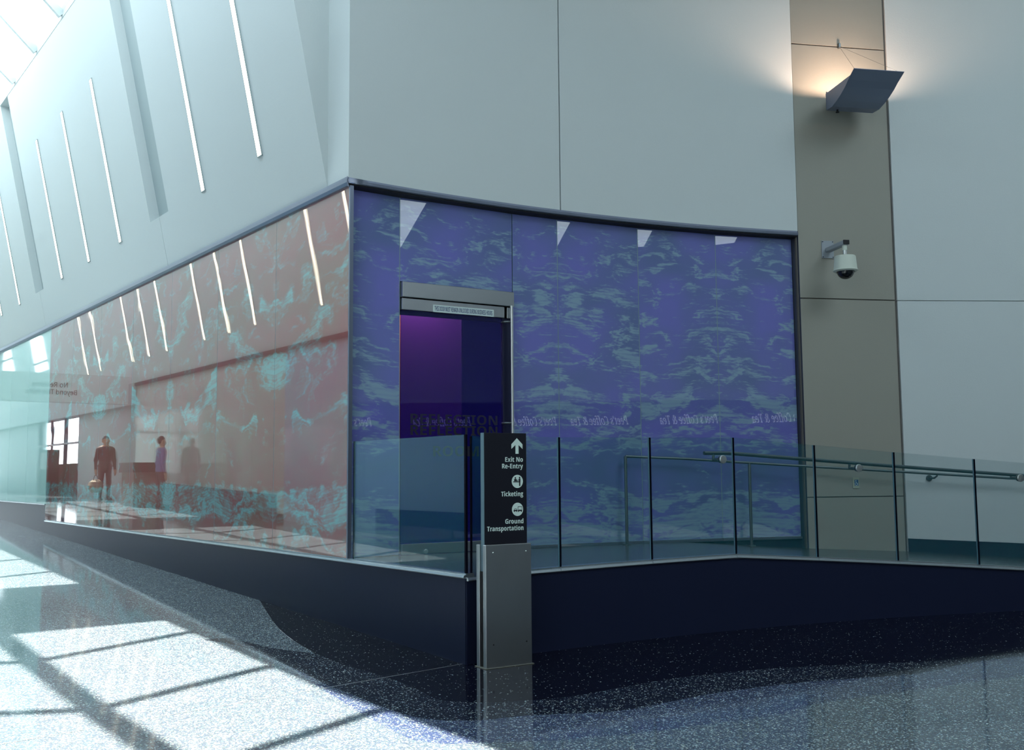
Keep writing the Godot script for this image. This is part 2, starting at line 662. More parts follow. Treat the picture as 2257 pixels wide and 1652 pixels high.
# ------------------------------------------------------------------ left wall: plinth, pink glass, leaning wall
func left_wall() -> void:
	var js := [1.885, 3.505, 5.13, 6.762, 8.385, 10.02, 11.67, 13.26]
	var w := setting("wall_left")
	var st := sf()
	blk(st, 2.4, 13.24, 0.0, 4.17, -0.25, -0.03)
	blk(st, 13.24, 47.0, 0.0, 4.17, -0.4, -0.03)
	put("backing", st, M.dark, w)
	st = sf()
	blk(st, 0.0, 13.26, -0.3, 0.638, -0.3, 0.0)
	put("plinth", st, M.plinth, w)
	st = sf()
	blk(st, 13.26, 47.0, -0.3, 0.93, -0.5, 0.0)
	put("plinth", st, M.plinth, w)
	# metal cap with a raised glazing bead
	st = sf()
	var path := [W(13.24, 0.638, 0), W(-0.002, 0.638, 0)]
	sweep(st, path, [NL, NL], [Vector2(-0.08, 0), Vector2(0.016, 0), Vector2(0.018, 0.006), Vector2(0.012, 0.022), Vector2(-0.005, 0.026), Vector2(-0.006, 0.036), Vector2(-0.08, 0.036)], false)
	put("plinth_cap", st, M.cap, w)
	st = sf()
	sweep(st, [W(47, 0.93, 0), W(13.27, 0.93, 0)], [NL, NL], [Vector2(-0.08, 0), Vector2(0.012, 0), Vector2(0.012, 0.02), Vector2(-0.08, 0.02)], false)
	put("plinth_cap", st, M.cap, w)
	# pink printed glass panels, the print mirrored from each panel to the next
	for i in 7:
		st = sf()
		var s0: float = js[i] + 0.004
		var s1: float = js[i + 1] - 0.004
		var u0 := 0.0 if i % 2 == 0 else 1.0
		var half := 0.5 if i % 4 >= 2 else 0.0
		var ua := 0.5 * u0 + half
		var ub := 0.5 * (1.0 - u0) + half
		quad(st, W(s0, 0.674, 0), W(s1, 0.674, 0), W(s1, 4.105, 0), W(s0, 4.105, 0), NL, [Vector2(ua, 1), Vector2(ub, 1), Vector2(ub, 0), Vector2(ua, 0)])
		put("glass_panel", st, M.pink, w)
		var o := w.get_child(w.get_child_count() - 1)
		st = sf()
		blk(st, s0, s1, 0.674, 4.105, -0.012, -0.0005)
		put("panel_edge", st, M.green_edge, o)
		st = sf()      # the clear face glass over the printed layer
		quad(st, W(s0, 0.674, 0.003), W(s1, 0.674, 0.003), W(s1, 4.105, 0.003), W(s0, 4.105, 0.003), NL)
		put("face_glass", st, M.clear, o)
		if i > 0:
			st = sf()
			blk(st, js[i] - 0.0032, js[i] + 0.0032, 0.674, 4.105, -0.012, -0.001)
			put("joint_bead", st, M.bead, w)
	# pale teal glass further along
	var k := 0
	while 13.27 + 1.63 * k < 44.0:
		st = sf()
		blk(st, 13.27 + 1.63 * k + 0.004, 13.27 + 1.63 * (k + 1) - 0.004, 0.952, 4.105, -0.012, 0.0)
		put("glass_panel", st, M.teal, w)
		k += 1
	# stainless edge where the pink and the blue glass meet
	st = sf()
	blk(st, 1.862, 1.884, 0.672, 4.105, -0.03, 0.008)
	put("corner_post", st, M.trim, w)

	# dark metal trim over the glass, mitred at the corner
	var t := setting("trim_1")
	st = sf()
	var corner := W(1.904, 4.1, 0)
	var na := toward(BLUE_C, corner)
	var mit: Vector3 = (NL + na) / (1.0 + NL.dot(na))
	var prof := [Vector2(-0.12, 0.0), Vector2(0.03, 0.0), Vector2(0.042, 0.03), Vector2(0.044, 0.062), Vector2(0.03, 0.07), Vector2(0.03, 0.088), Vector2(-0.12, 0.088)]
	sweep(st, [W(46, 4.1, 0), corner], [NL, mit], prof, false)
	put("trim_length", st, M.trim, t)
	st = sf()
	var ps := []
	var os := []
	for i in 25:
		var x := lerpf(corner.x, 3.312, i / 24.0)
		var p := arc(BLUE_C, BLUE_R, x)
		p.y = 4.13
		ps.append(p)
		os.append(mit if i == 0 else toward(BLUE_C, p))
	sweep(st, ps, os, [Vector2(-0.16, 0.0), Vector2(0.006, 0.0), Vector2(0.014, 0.008), Vector2(0.016, 0.036), Vector2(0.0, 0.042), Vector2(0.0, 0.056), Vector2(-0.16, 0.056)])
	put("trim_length", st, M.trim, t)
	st = sf()
	sweep(st, ps, os, [Vector2(-0.18, -0.03), Vector2(-0.006, -0.01), Vector2(-0.006, 0.0), Vector2(-0.18, 0.0)])
	put("soffit", st, M.dark, t)

	# upright strip beside the corner, then the wall that leans out over the concourse
	var u := setting("wall_left_upper")
	st = sf()
	blk(st, 1.904, 2.36, 4.188, 10.6, -0.3, 0.0)
	put("wall_panel", st, M.white, u)
	var slots := [[6.585, 7.31], [13.37, 13.99], [20.1, 20.8], [26.8, 27.5]]
	var s_from := 2.34
	for sl in slots:
		st = sf()
		lean(st, s_from, sl[0], 4.188, 8.3, 0.0, -0.3)
		put("wall_panel", st, M.white, u)
		var mid: float = (sl[0] + sl[1]) / 2.0
		for e in [[sl[0], mid - 0.005], [mid + 0.005, sl[1]]]:
			st = sf()
			lean(st, e[0], e[1], 4.188, 4.84, 0.0, -0.3)
			put("wall_panel", st, M.white, u)
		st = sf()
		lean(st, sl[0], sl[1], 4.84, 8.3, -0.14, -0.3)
		put("slot_shade_panel", st, M.grey, u)  # greyer than the wall: the shade of the recess is put into its colour
		s_from = sl[1]
	st = sf()
	lean(st, s_from, 46.0, 4.188, 8.3, 0.0, -0.3)
	put("wall_panel", st, M.white, u)

	# slits of light set in the leaning wall
	var which := ["nearest to the white corner", "second from the white corner", "just past the first grey slot", "second past the first grey slot", "third past the first grey slot", "just past the second grey slot", "cut by the left edge of the photo"]
	var ss := [3.65, 5.32, 8.65, 10.32, 12.01, 15.31, 17.04]
	for i in 7:
		light_strip(ss[i], false, "slim white light slit in the leaning wall, " + which[i], "light slits in the leaning wall")


func light_strip(s: float, opp: bool, label: String, group: String) -> void:
	var h0 := 4.82
	var h1 := 7.15
	var nb := LEAN * (h0 - 4.187)
	var at := W(s, h0, 4.95 - nb if opp else nb)
	var o := thing("light_strip", label, "light", at, group)
	var st := sf()
	lean(st, s - 0.052, s + 0.052, h0, h1, 0.012, -10.0, opp)
	put("lens", st, M.lamp, o)
	st = sf()
	for e in [[s - 0.06, s - 0.052, h0 - 0.008, h1 + 0.008], [s + 0.052, s + 0.06, h0 - 0.008, h1 + 0.008], [s - 0.06, s + 0.06, h0 - 0.008, h0], [s - 0.06, s + 0.06, h1, h1 + 0.008]]:
		lean(st, e[0], e[1], e[2], e[3], 0.014, -10.0, opp)
	put("rim", st, M.grey, o)
	var l := AreaLight3D.new()
	l.name = "strip_light"
	l.light_color = Color(1.0, 0.96, 0.86)
	l.light_energy = 0.25
	l.area_size = Vector2(0.1, h1 - h0)
	l.area_range = 40.0
	l.shadow_enabled = true
	o.add_child(l)
	var hm := (h0 + h1) / 2.0
	var nm := LEAN * (hm - 4.187) + 0.03
	var out := (-NL if opp else NL) - UP * LEAN
	var p := W(s, hm, 4.95 - nm if opp else nm)
	l.transform = Transform3D(Basis.looking_at(out.normalized(), UP), p - at)


# ------------------------------------------------------------------ blue wall
func facet_pts() -> Array:
	return [Vector3(-1.507, 0, -9.484), Vector3(-1.08, 0, -9.79), Vector3(0.011, 0, -10.457), Vector3(0.49, 0, -10.708), Vector3(1.395, 0, -11.12), Vector3(2.321, 0, -11.465), Vector3(3.265, 0, -11.74)]


func blue_panel(parent: Node3D, a: Vector3, b: Vector3, y0: float, y1: float, u0: float, u1: float) -> void:
	var t := (b - a).normalized()
	var n := t.cross(UP)
	var p := a + t * 0.004
	var q := b - t * 0.004
	var st := sf()
	var v0 := 1.0 - (y0 - 0.67) / 3.45
	var v1 := 1.0 - (y1 - 0.67) / 3.45
	quad(st, p + UP * y0, q + UP * y0, q + UP * y1, p + UP * y1, n, [Vector2(u0 / 2.0, v0), Vector2(u1 / 2.0, v0), Vector2(u1 / 2.0, v1), Vector2(u0 / 2.0, v1)])
	var o := put("glass_panel", st, M.blue, parent)
	st = sf()
	slab(st, (p + q) / 2.0 - n * 0.0065 + UP * (y0 + y1) / 2.0, t, UP, n, Vector3((q - p).length(), y1 - y0, 0.012))
	put("panel_edge", st, M.green_edge, o)


func blue_wall() -> void:
	var J := facet_pts()
	var w := setting("wall_front")
	blue_panel(w, J[0], J[1], 0.668, 4.13, 0.25, 0.75)
	blue_panel(w, J[1], J[2], 3.285, 4.13, 0.75, 2.0)
	blue_panel(w, J[2], J[3], 0.692, 4.13, 1.55, 1.0)
	blue_panel(w, J[3], J[4], 0.692, 4.13, 1.0, 2.0)
	blue_panel(w, J[4], J[5], 0.692, 4.13, 1.0, 0.02)
	blue_panel(w, J[5], J[6], 0.692, 4.13, 0.02, 0.96)
	for i in [1, 3, 4, 5]:
		var bd := sf()
		slab(bd, J[i] + UP * 2.41 + toward(BLUE_C, J[i]) * -0.005, toward(BLUE_C, J[i]).cross(UP), UP, toward(BLUE_C, J[i]), Vector3(0.007, 3.43, 0.008))
		put("joint_bead", bd, M.bead, w)
	# dark backing behind all but the door, low wall and sill under the panels
	for i in 6:
		var a: Vector3 = J[i]
		var b: Vector3 = J[i + 1]
		var t := (b - a).normalized()
		var n := t.cross(UP)
		var y0 := 3.14 if i == 1 else 0.0
		var st := sf()
		slab(st, (a + b) / 2.0 - n * 0.11 + UP * (y0 + 4.19) / 2.0, t, UP, n, Vector3((b - a).length() + 0.03, 4.19 - y0, 0.17))
		put("backing", st, M.dark, w)
		if i >= 2:
			st = sf()
			slab(st, (a + b) / 2.0 + UP * 0.675 + n * 0.0, t, UP, n, Vector3((b - a).length(), 0.026, 0.05), 0.004)
			put("sill", st, M.trim, w)
			st = sf()
			slab(st, (a + b) / 2.0 + UP * 0.36 - n * 0.012, t, UP, n, Vector3((b - a).length(), 0.60, 0.03))
			put("base_strip", st, M.plinth, w)
	# dark return at the column
	var st := sf()
	var jb := [Vector3(3.262, 0, -11.745), Vector3(3.318, 0, -11.655)]
	for k in 1:
		var t: Vector3 = (jb[1] - jb[0]).normalized()
		slab(st, (jb[0] + jb[1]) / 2.0 + UP * 2.35 + t.cross(UP) * -0.02, t, UP, t.cross(UP), Vector3((jb[1] - jb[0]).length(), 3.6, 0.03))
	put("end_jamb", st, mat(Color(0.26, 0.28, 0.34), 0.4, 0.3), w)

	# curved white wall above, in two sheets with an open joint
	var u := setting("wall_front_upper")
	for e in [[-1.508, 0.523], [0.535, 3.318]]:
		st = sf()
		var ps := []
		var os := []
		for i in 13:
			var p := arc(BLUE_C, BLUE_R, lerpf(e[0], e[1], i / 12.0))
			p.y = 4.186
			ps.append(p)
			os.append(toward(BLUE_C, p))
		sweep(st, ps, os, [Vector2(-0.14, 0), Vector2(-0.006, 0), Vector2(-0.006, 6.4), Vector2(-0.14, 6.4)])
		put("wall_panel", st, M.white, u)
	st = sf()
	var pj := arc(BLUE_C, BLUE_R, 0.529)
	slab(st, pj - toward(BLUE_C, pj) * 0.1 + UP * 7.3, toward(BLUE_C, pj).cross(UP), UP, toward(BLUE_C, pj), Vector3(0.06, 6.2, 0.12))
	put("joint_backing", st, M.joint, u)

	door(J[1], J[2])


func door(a: Vector3, b: Vector3) -> void:
	var t := (b - a).normalized()
	var n := t.cross(UP)
	var d := setting("door_1", a)
	var at := func(x: float, y: float, z: float) -> Vector3: return a + t * x + UP * y + n * z
	var w := (b - a).length()
	var st := sf()
	slab(st, at.call(w / 2.0 - 0.003, 3.2, 0.02), t, UP, n, Vector3(w - 0.02, 0.15, 0.07), 0.004)
	put("transom_bar", st, M.steel, d)
	st = sf()
	slab(st, at.call(w / 2.0 - 0.055, 3.06, 0.012), t, UP, n, Vector3(w - 0.13, 0.115, 0.055), 0.004)
	var rail := put("top_rail", st, M.steel, d)
	st = sf()
	slab(st, at.call(w / 2.0, 3.13, -0.05), t, UP, n, Vector3(w, 0.33, 0.03))
	put("head_stop", st, M.dark, d)
	st = sf()
	slab(st, at.call(w - 0.045, 3.06, 0.0), t, UP, n, Vector3(0.075, 0.115, 0.055), 0.003)
	put("jamb_cap", st, M.steel, d)
	st = sf()
	slab(st, at.call(0.685, 3.04, 0.0405), t, UP, n, Vector3(0.69, 0.072, 0.002))
	put("notice", st, mat(Color(0.80, 0.86, 0.85), 0.5), rail)
	letters("notice_lettering", "THIS DOOR MUST REMAIN UNLOCKED DURING BUSINESS HOURS", rail, at.call(0.358, 3.018, 0.0415), t, n, 0.045, 0.655, mat(Color(0.1, 0.2, 0.42), 0.6), 0.001)
	# the door's deep blue glass
	var g := mat(Color(0.34, 0.32, 0.86, 0.06), 0.0)
	g.refraction_enabled = true
	g.refraction_scale = 0.05
	st = sf()
	slab(st, at.call(w / 2.0 - 0.055, 1.885, 0.0), t, UP, n, Vector3(w - 0.13, 2.24, 0.012))
	put("glass_leaf", st, g, d)
	st = sf()
	slab(st, at.call(w / 2.0 - 0.055, 0.717, 0.012), t, UP, n, Vector3(w - 0.13, 0.098, 0.055), 0.004)
	var low := put("bottom_rail", st, M.steel, d)
	st = sf()
	lathe(st, at.call(0.264, 0.69, 0.0395), n, [Vector2(0.022, 0.0), Vector2(0.022, 0.004), Vector2(0.014, 0.006), Vector2(0.0, 0.006)], 20)
	put("lock_cylinder", st, M.bright_steel, low)
	st = sf()
	slab(st, at.call(w - 0.065, 1.83, -0.012), t, UP, n, Vector3(0.125, 2.35, 0.04))
	put("jamb", st, mat(Color(0.10, 0.11, 0.22), 0.3), d)
	# tall pull bar with two stand-offs
	st = sf()
	tube(st, [at.call(1.215, 0.86, 0.085), at.call(1.215, 3.125, 0.085)], 0.016, 16)
	var h := put("pull_handle", st, M.bright_steel, d)
	for y in [1.0, 1.93, 2.96]:
		st = sf()
		tube(st, [at.call(1.145, y, 0.0), at.call(1.15, y, 0.06), at.call(1.215, y, 0.085)], 0.011, 10)
		put("stand_off", st, M.rail, h)
	# dark lettering on the glass
	var ink := mat(Color(0.055, 0.06, 0.16), 0.5)
	letters("lettering", "REFLECTION", d, at.call(0.115, 1.80, 0.0065), t, n, 0.095, 0.97, ink, 0.002)
	letters("lettering", "REFLECTION", d, at.call(0.115, 1.908, 0.0065), t, n, 0.095, 0.97, mat(Color(0.07, 0.07, 0.22), 0.5), 0.002)  # ghost reflection of the row below, modelled as a second row of letters
	letters("lettering", "ROOM", d, at.call(0.358, 1.595, 0.0065), t, n, 0.1, 0.51, ink, 0.002)
	# the dim room behind: walls, floor and ceiling with thickness, plus an unseen lamp and a partition added for the warm patch
	var r := setting("wall_inner_room", a)
	for e in [[-0.55, 3.4, 0.6, 0.66, -2.6, -0.22, "room_floor"], [-0.55, 3.4, 4.12, 4.2, -2.6, -0.22, "room_ceiling"], [-0.6, -0.55, 0.6, 4.2, -2.6, -0.22, "room_side"], [3.4, 3.45, 0.6, 4.2, -2.6, -0.22, "room_side"], [-0.6, 3.45, 0.6, 4.2, -2.65, -2.6, "room_back"], [-0.55, 1.55, 0.66, 4.12, -1.68, -1.6, "added_partition"]]:
		st = sf()
		slab(st, at.call((e[0] + e[1]) / 2.0, (e[2] + e[3]) / 2.0, (e[4] + e[5]) / 2.0), t, UP, n, Vector3(e[1] - e[0], e[3] - e[2], e[5] - e[4]))
		put(e[6], st, mat(Color(0.58, 0.50, 0.66) if e[6] == "added_partition" else Color(0.42, 0.42, 0.68), 0.8), r)
	var lp := thing("added_room_lamp", "unseen warm lamp added behind the blue glass door to light a warm patch", "lamp", at.call(0.95, 3.75, -1.25))
	st = sf()
	lathe(st, at.call(0.95, 3.75, -1.25), UP, [Vector2(0.0, -0.1), Vector2(0.07, -0.08), Vector2(0.1, 0.0), Vector2(0.07, 0.08), Vector2(0.0, 0.1)], 18)
	put("globe", st, glow(Color(1.0, 0.45, 0.2), 1.2), lp)
	st = sf()
	tube(st, [at.call(0.95, 3.85, -1.25), at.call(0.95, 4.13, -1.25)], 0.008, 8)
	put("stem", st, M.rail, lp)
	var l := OmniLight3D.new()
	l.name = "added_room_lamp_light"
	l.light_color = Color(1.0, 0.60, 0.46)
	l.light_energy = 5.0
	l.light_size = 0.09
	l.omni_range = 12.0
	l.shadow_enabled = true
	lp.add_child(l)


# ------------------------------------------------------------------ raised platform and ramp
func base_pts(n: int) -> Array:
	var out := [Vector3(-0.352, 0, -7.84)]
	for i in n:
		out.append(arc(BASE_C, BASE_R, lerpf(0.02, 9.6, float(i) / (n - 1))))
	return out


func platform() -> void:
	var P := base_pts(42)
	var pl := setting("wall_ramp")
	var st := sf()
	var ps := []
	var os := []
	var profs := []
	for p in P:
		ps.append(p)
		os.append(toward(BASE_C, p))
		var y := cap_y(p.x) - 0.035
		profs.append([Vector2(-0.3, -0.3), Vector2(0, -0.3), Vector2(0, y), Vector2(-0.3, y)])
	os[0] = toward(BASE_C, ps[1])
	sweep(st, ps, os, profs[0], true, profs)
	put("plinth", st, M.plinth, pl)
	# cap in lengths, one to a glass panel
	var js := [-0.352, 0.38, 1.2, 2.029, 2.888, 3.772, 4.689, 5.63, 6.58, 7.53, 8.5]
	for i in js.size() - 1:
		st = sf()
		ps = []
		os = []
		for k in 6:
			var x := lerpf(js[i] + 0.002, js[i + 1] - 0.002, k / 5.0)
			var p: Vector3 = arc(BASE_C, BASE_R, x) if x > 0.02 else P[0].lerp(P[1], (x - P[0].x) / (P[1].x - P[0].x))
			os.append(toward(BASE_C, p))
			p.y = cap_y(x) - 0.035
			ps.append(p)
		sweep(st, ps, os, [Vector2(-0.09, 0), Vector2(0.014, 0), Vector2(0.016, 0.006), Vector2(0.008, 0.024), Vector2(-0.012, 0.028), Vector2(-0.012, 0.036), Vector2(-0.09, 0.036)])
		put("plinth_cap", st, M.cap, pl)
	# walking surface from the plinth back to the walls
	var walls := [W(1.9, 0, 0)] + facet_pts() + [C0, C0 + CD * 1.2, Vector3(4.52, 0, -11.89), Vector3(5.87, 0, -11.98), Vector3(10.2, 0, -12.28)]
	var total := 0.0
	for i in walls.size() - 1:
		total += (walls[i + 1] - walls[i]).length()
	st = sf()
	var prev := []
	for i in 31:
		var f := i / 30.0
		var a: Vector3
		if f < 0.12:
			a = W(1.9, 0, -0.02).lerp(P[0], f / 0.12)
		else:
			a = arc(BASE_C, BASE_R + 0.03, lerpf(-0.25, 9.5, (f - 0.12) / 0.88))
		var d := total * maxf(f - 0.03, 0.0) / 0.97
		var k := 0
		while k < walls.size() - 2 and d > (walls[k + 1] - walls[k]).length():
			d -= (walls[k + 1] - walls[k]).length()
			k += 1
		var b: Vector3 = walls[k].lerp(walls[k + 1], d / (walls[k + 1] - walls[k]).length())
		a.y = cap_y(a.x) - 0.012
		b.y = wall_y(b.x)
		if prev:
			var q := [prev[0], a, prev[1], b]
			var nn := UP
			tri(st, prev[0], a, b, nn)
			tri(st, prev[0], b, prev[1], nn)
			tri(st, prev[0] - UP * 0.1, a - UP * 0.1, b - UP * 0.1, -nn)
			tri(st, prev[0] - UP * 0.1, b - UP * 0.1, prev[1] - UP * 0.1, -nn)
			assert(q.size() == 4)
		prev = [a, b]
	var ramp := mat(Color(0.24, 0.285, 0.31), 0.22)
	put("ramp_surface", st, ramp, pl)


# ------------------------------------------------------------------ column, right wall
func column_and_right_wall() -> void:
	var c := setting("wall_column")
	var st := sf()
	slab(st, C0 + CD * 0.6 - CN * 0.2 + UP * 5.4, CD, UP, CN, Vector3(1.24, 10.4, 0.36))
	put("core", st, M.taupe_dark, c)
	for e in [[0.2, 1.124], [1.134, 3.399], [3.411, 6.433], [6.446, 10.5]]:
		st = sf()
		slab(st, C0 + CD * 0.597 - CN * 0.01 + UP * (e[0] + e[1]) / 2.0, CD, UP, CN, Vector3(1.19, e[1] - e[0], 0.02), 0.002)
		put("wall_panel", st, M.taupe, c)
	var r := setting("wall_right")
	var d := Vector3(0.9978, 0, -0.0669)
	var n := Vector3(0.0669, 0, 0.9978)
	var o := Vector3(4.525, 0, -11.885)
	for e in [[-0.3, 3.401], [3.409, 10.6]]:
		st = sf()
		slab(st, o + d * 9.0 - n * 0.075 + UP * (e[0] + e[1]) / 2.0, d, UP, n, Vector3(18.0, e[1] - e[0], 0.15))
		put("wall_panel", st, M.white, r)
	st = sf()
	slab(st, o + d * 9.0 - n * 0.2 + UP * 5.15, d, UP, n, Vector3(18.0, 10.9, 0.1))
	put("joint_backing", st, M.joint, r)
	var b := setting("baseboard_right")
	st = sf()
	var p := []
	for k in 8:
		var x := 12.9 if k & 1 else 0.0
		var y := (0.648 - 0.0525 * x) if k & 2 else 0.648 - 0.0525 * x - 0.55
		p.append(o + d * x + UP * y + n * (0.012 if k & 4 else -0.01))
	hexa(st, p)
	put("baseboard_length", st, M.plinth, b)


# ------------------------------------------------------------------ roof with its skylights
func roof() -> void:
	var c := setting("ceiling")
	var st := sf()
	# over the concourse: flat ceiling round a ridged skylight
	blk(st, -18, 47, 8.3, 8.5, 3.5, 9.5)
	blk(st, -18, -1.0, 8.3, 8.5, 0.0, 3.5)
	blk(st, -1.0, 2.3, 8.3, 8.5, 0.0, 0.87)
	blk(st, 2.3, 47, 8.3, 8.5, -0.3, 0.87)
	put("ceiling_panel", st, M.white, c)
	for e in [[7.74, 10.6], [17.6, 20.4], [27.5, 30.3], [37.3, 40.0]]:  # unseen slabs added over the ridge to cut gaps between the sun patches
		st = sf()
		blk(st, e[0], e[1], 10.15, 10.35, -0.3, 4.6)
		put("sun_gap_slab", st, M.white, c)
	st = sf()     # hall, a little higher, round its own skylight
	blk(st, -18, 2.3, 10.5, 10.7, -19, -7.8)
	blk(st, -18, 2.3, 10.5, 10.7, -2.0, 0.1)
	blk(st, -18, -11.2, 10.5, 10.7, -7.8, -2.0)
	blk(st, -5.2, 2.3, 10.5, 10.7, -7.8, -2.0)
	put("ceiling_panel", st, M.white, c)
	st = sf()
	blk(st, -18, 2.3, 8.3, 10.7, 0.0, 0.1)
	put("ceiling_panel", st, M.white, c)
	# skylights
	var w := setting("window_1")
	st = sf()
	blk(st, -1.0, 36.0, 9.55, 9.7, 2.1, 2.3)
	put("ridge_beam", st, M.white, w)
	for k in range(-1, 22):
		var s := 1.24 + 1.64 * k
		if s < -1.0:
			continue
		for side in 2:
			st = sf()
			var n0 := 0.87 if side == 0 else 3.5
			var a := W(s, 8.35, n0)
			var b := W(s, 9.6, 2.2)
			var d := (b - a).normalized()
			slab(st, (a + b) / 2.0, d, UL, d.cross(UL), Vector3((b - a).length(), 0.07, 0.12))
			put("mullion", st, M.white, w)
			st = sf()
			var a2 := W(s + 0.04, 8.4, n0)
			var b2 := W(s + 0.04, 9.66, 2.2)
			var a3 := W(s + 1.60, 8.4, n0)
			var b3 := W(s + 1.60, 9.66, 2.2)
			quad(st, a2, a3, b3, b2, d.cross(UL) * signf(d.cross(UL).y))
			put("pane", st, M.sky_glass, w)
	var w2 := setting("window_2")
	for k in 5:
		st = sf()
		var s := -11.2 + 6.0 * k / 4.0
		blk(st, s - 0.05, s + 0.05, 10.5, 10.7, -7.8, -2.0)
		put("mullion", st, M.white, w2)


# ------------------------------------------------------------------ the hall behind the camera
func hall() -> void:
	var b := setting("wall_back")
	var st := sf()
	slab(st, Vector3(0.5, 5.2, 8.5), Vector3.RIGHT, UP, Vector3(0, 0, 1), Vector3(22, 11.4, 0.2))
	put("wall_panel", st, M.hall, b)
	var l := setting("wall_hall_left")
	st = sf()
	slab(st, Vector3(-9.8, 5.2, 0.0), Vector3.RIGHT, UP, Vector3(0, 0, 1), Vector3(0.2, 11.4, 19.0))
	put("wall_panel", st, M.hall, l)
	var e := setting("wall_shop")
	var d := Vector3(-0.474, 0, 0.88)
	var n := d.cross(UP) * -1.0
	if n.dot(Vector3(-1, 0, 0)) < 0:
		n = -n
	var o := Vector3(15.5, 0, -1.2)
	for k in [[-13.0, 11.5, 3.4, 7.8], [-13.0, 11.5, 9.3, 10.9], [4.6, 11.5, 7.8, 9.3], [-13.0, -3.0, -0.3, 3.4], [6.0, 11.5, -0.3, 3.4], [-3.0, 6.0, 2.4, 3.4]]:
		st = sf()
		slab(st, o + d * (k[0] + k[1]) / 2.0 + UP * (k[2] + k[3]) / 2.0 - n * 0.15, d, UP, n, Vector3(k[1] - k[0], k[3] - k[2], 0.2))
		put("shop_fascia" if k[2] == 2.4 else "wall_panel", st, mat(Color(0.10, 0.075, 0.07), 0.5) if k[2] == 2.4 else M.hall, e)
	st = sf()
	prism(st, o - n * 0.25, d, UP, n, PackedVector2Array([Vector2(-13, 7.8), Vector2(1.95, 7.8), Vector2(1.1, 9.3), Vector2(-13, 9.3)]), 0.2)
	put("wall_panel", st, M.hall, e)
	st = sf()
	prism(st, o - n * 0.16, d, UP, n, PackedVector2Array([Vector2(1.95, 7.8), Vector2(4.6, 7.8), Vector2(4.6, 9.3), Vector2(1.1, 9.3)]), 0.01)
	put("window_pane", st, pane(Color(0.35, 0.38, 0.45), 0.3), e)
	st = sf()
	slab(st, o + d * 1.5 + UP * 1.2 - n * 3.0, d, UP, n, Vector3(9.4, 2.7, 0.2))
	put("shop_back", st, mat(Color(0.25, 0.2, 0.17), 0.7), e)
	st = sf()
	slab(st, o + d * -3.1 + UP * 1.3 - n * 1.6, d, UP, n, Vector3(0.2, 2.9, 3.0))
	put("shop_side", st, mat(Color(0.25, 0.2, 0.17), 0.7), e)
	st = sf()
	slab(st, o + d * 6.1 + UP * 1.3 - n * 1.6, d, UP, n, Vector3(0.2, 2.9, 3.0))
	put("shop_side", st, mat(Color(0.25, 0.2, 0.17), 0.7), e)
	st = sf()
	slab(st, o + d * 1.5 + UP * 2.6 - n * 1.7, d, UP, n, Vector3(9.4, 0.2, 3.0))
	put("shop_ceiling", st, M.hall, e)
	var sg := thing("shop_sign", "lit shop sign in white lettering seen mirrored in the blue glass", "sign", o + UP * 2.75)
	letters("lettering", "Peet's Coffee & Tea", sg, o + UP * 2.75 - n * 0.045, d, n, 0.24, 1.6, glow(Color(0.93, 0.95, 1.0), 0.9), 0.03, font(false, "Droid Serif"), false, 0.22)
	st = sf()
	slab(st, o + d * 0.8 + UP * 2.7 - n * 0.047, d, UP, n, Vector3(1.9, 0.03, 0.012))
	put("sign_rail", st, M.rail, sg)


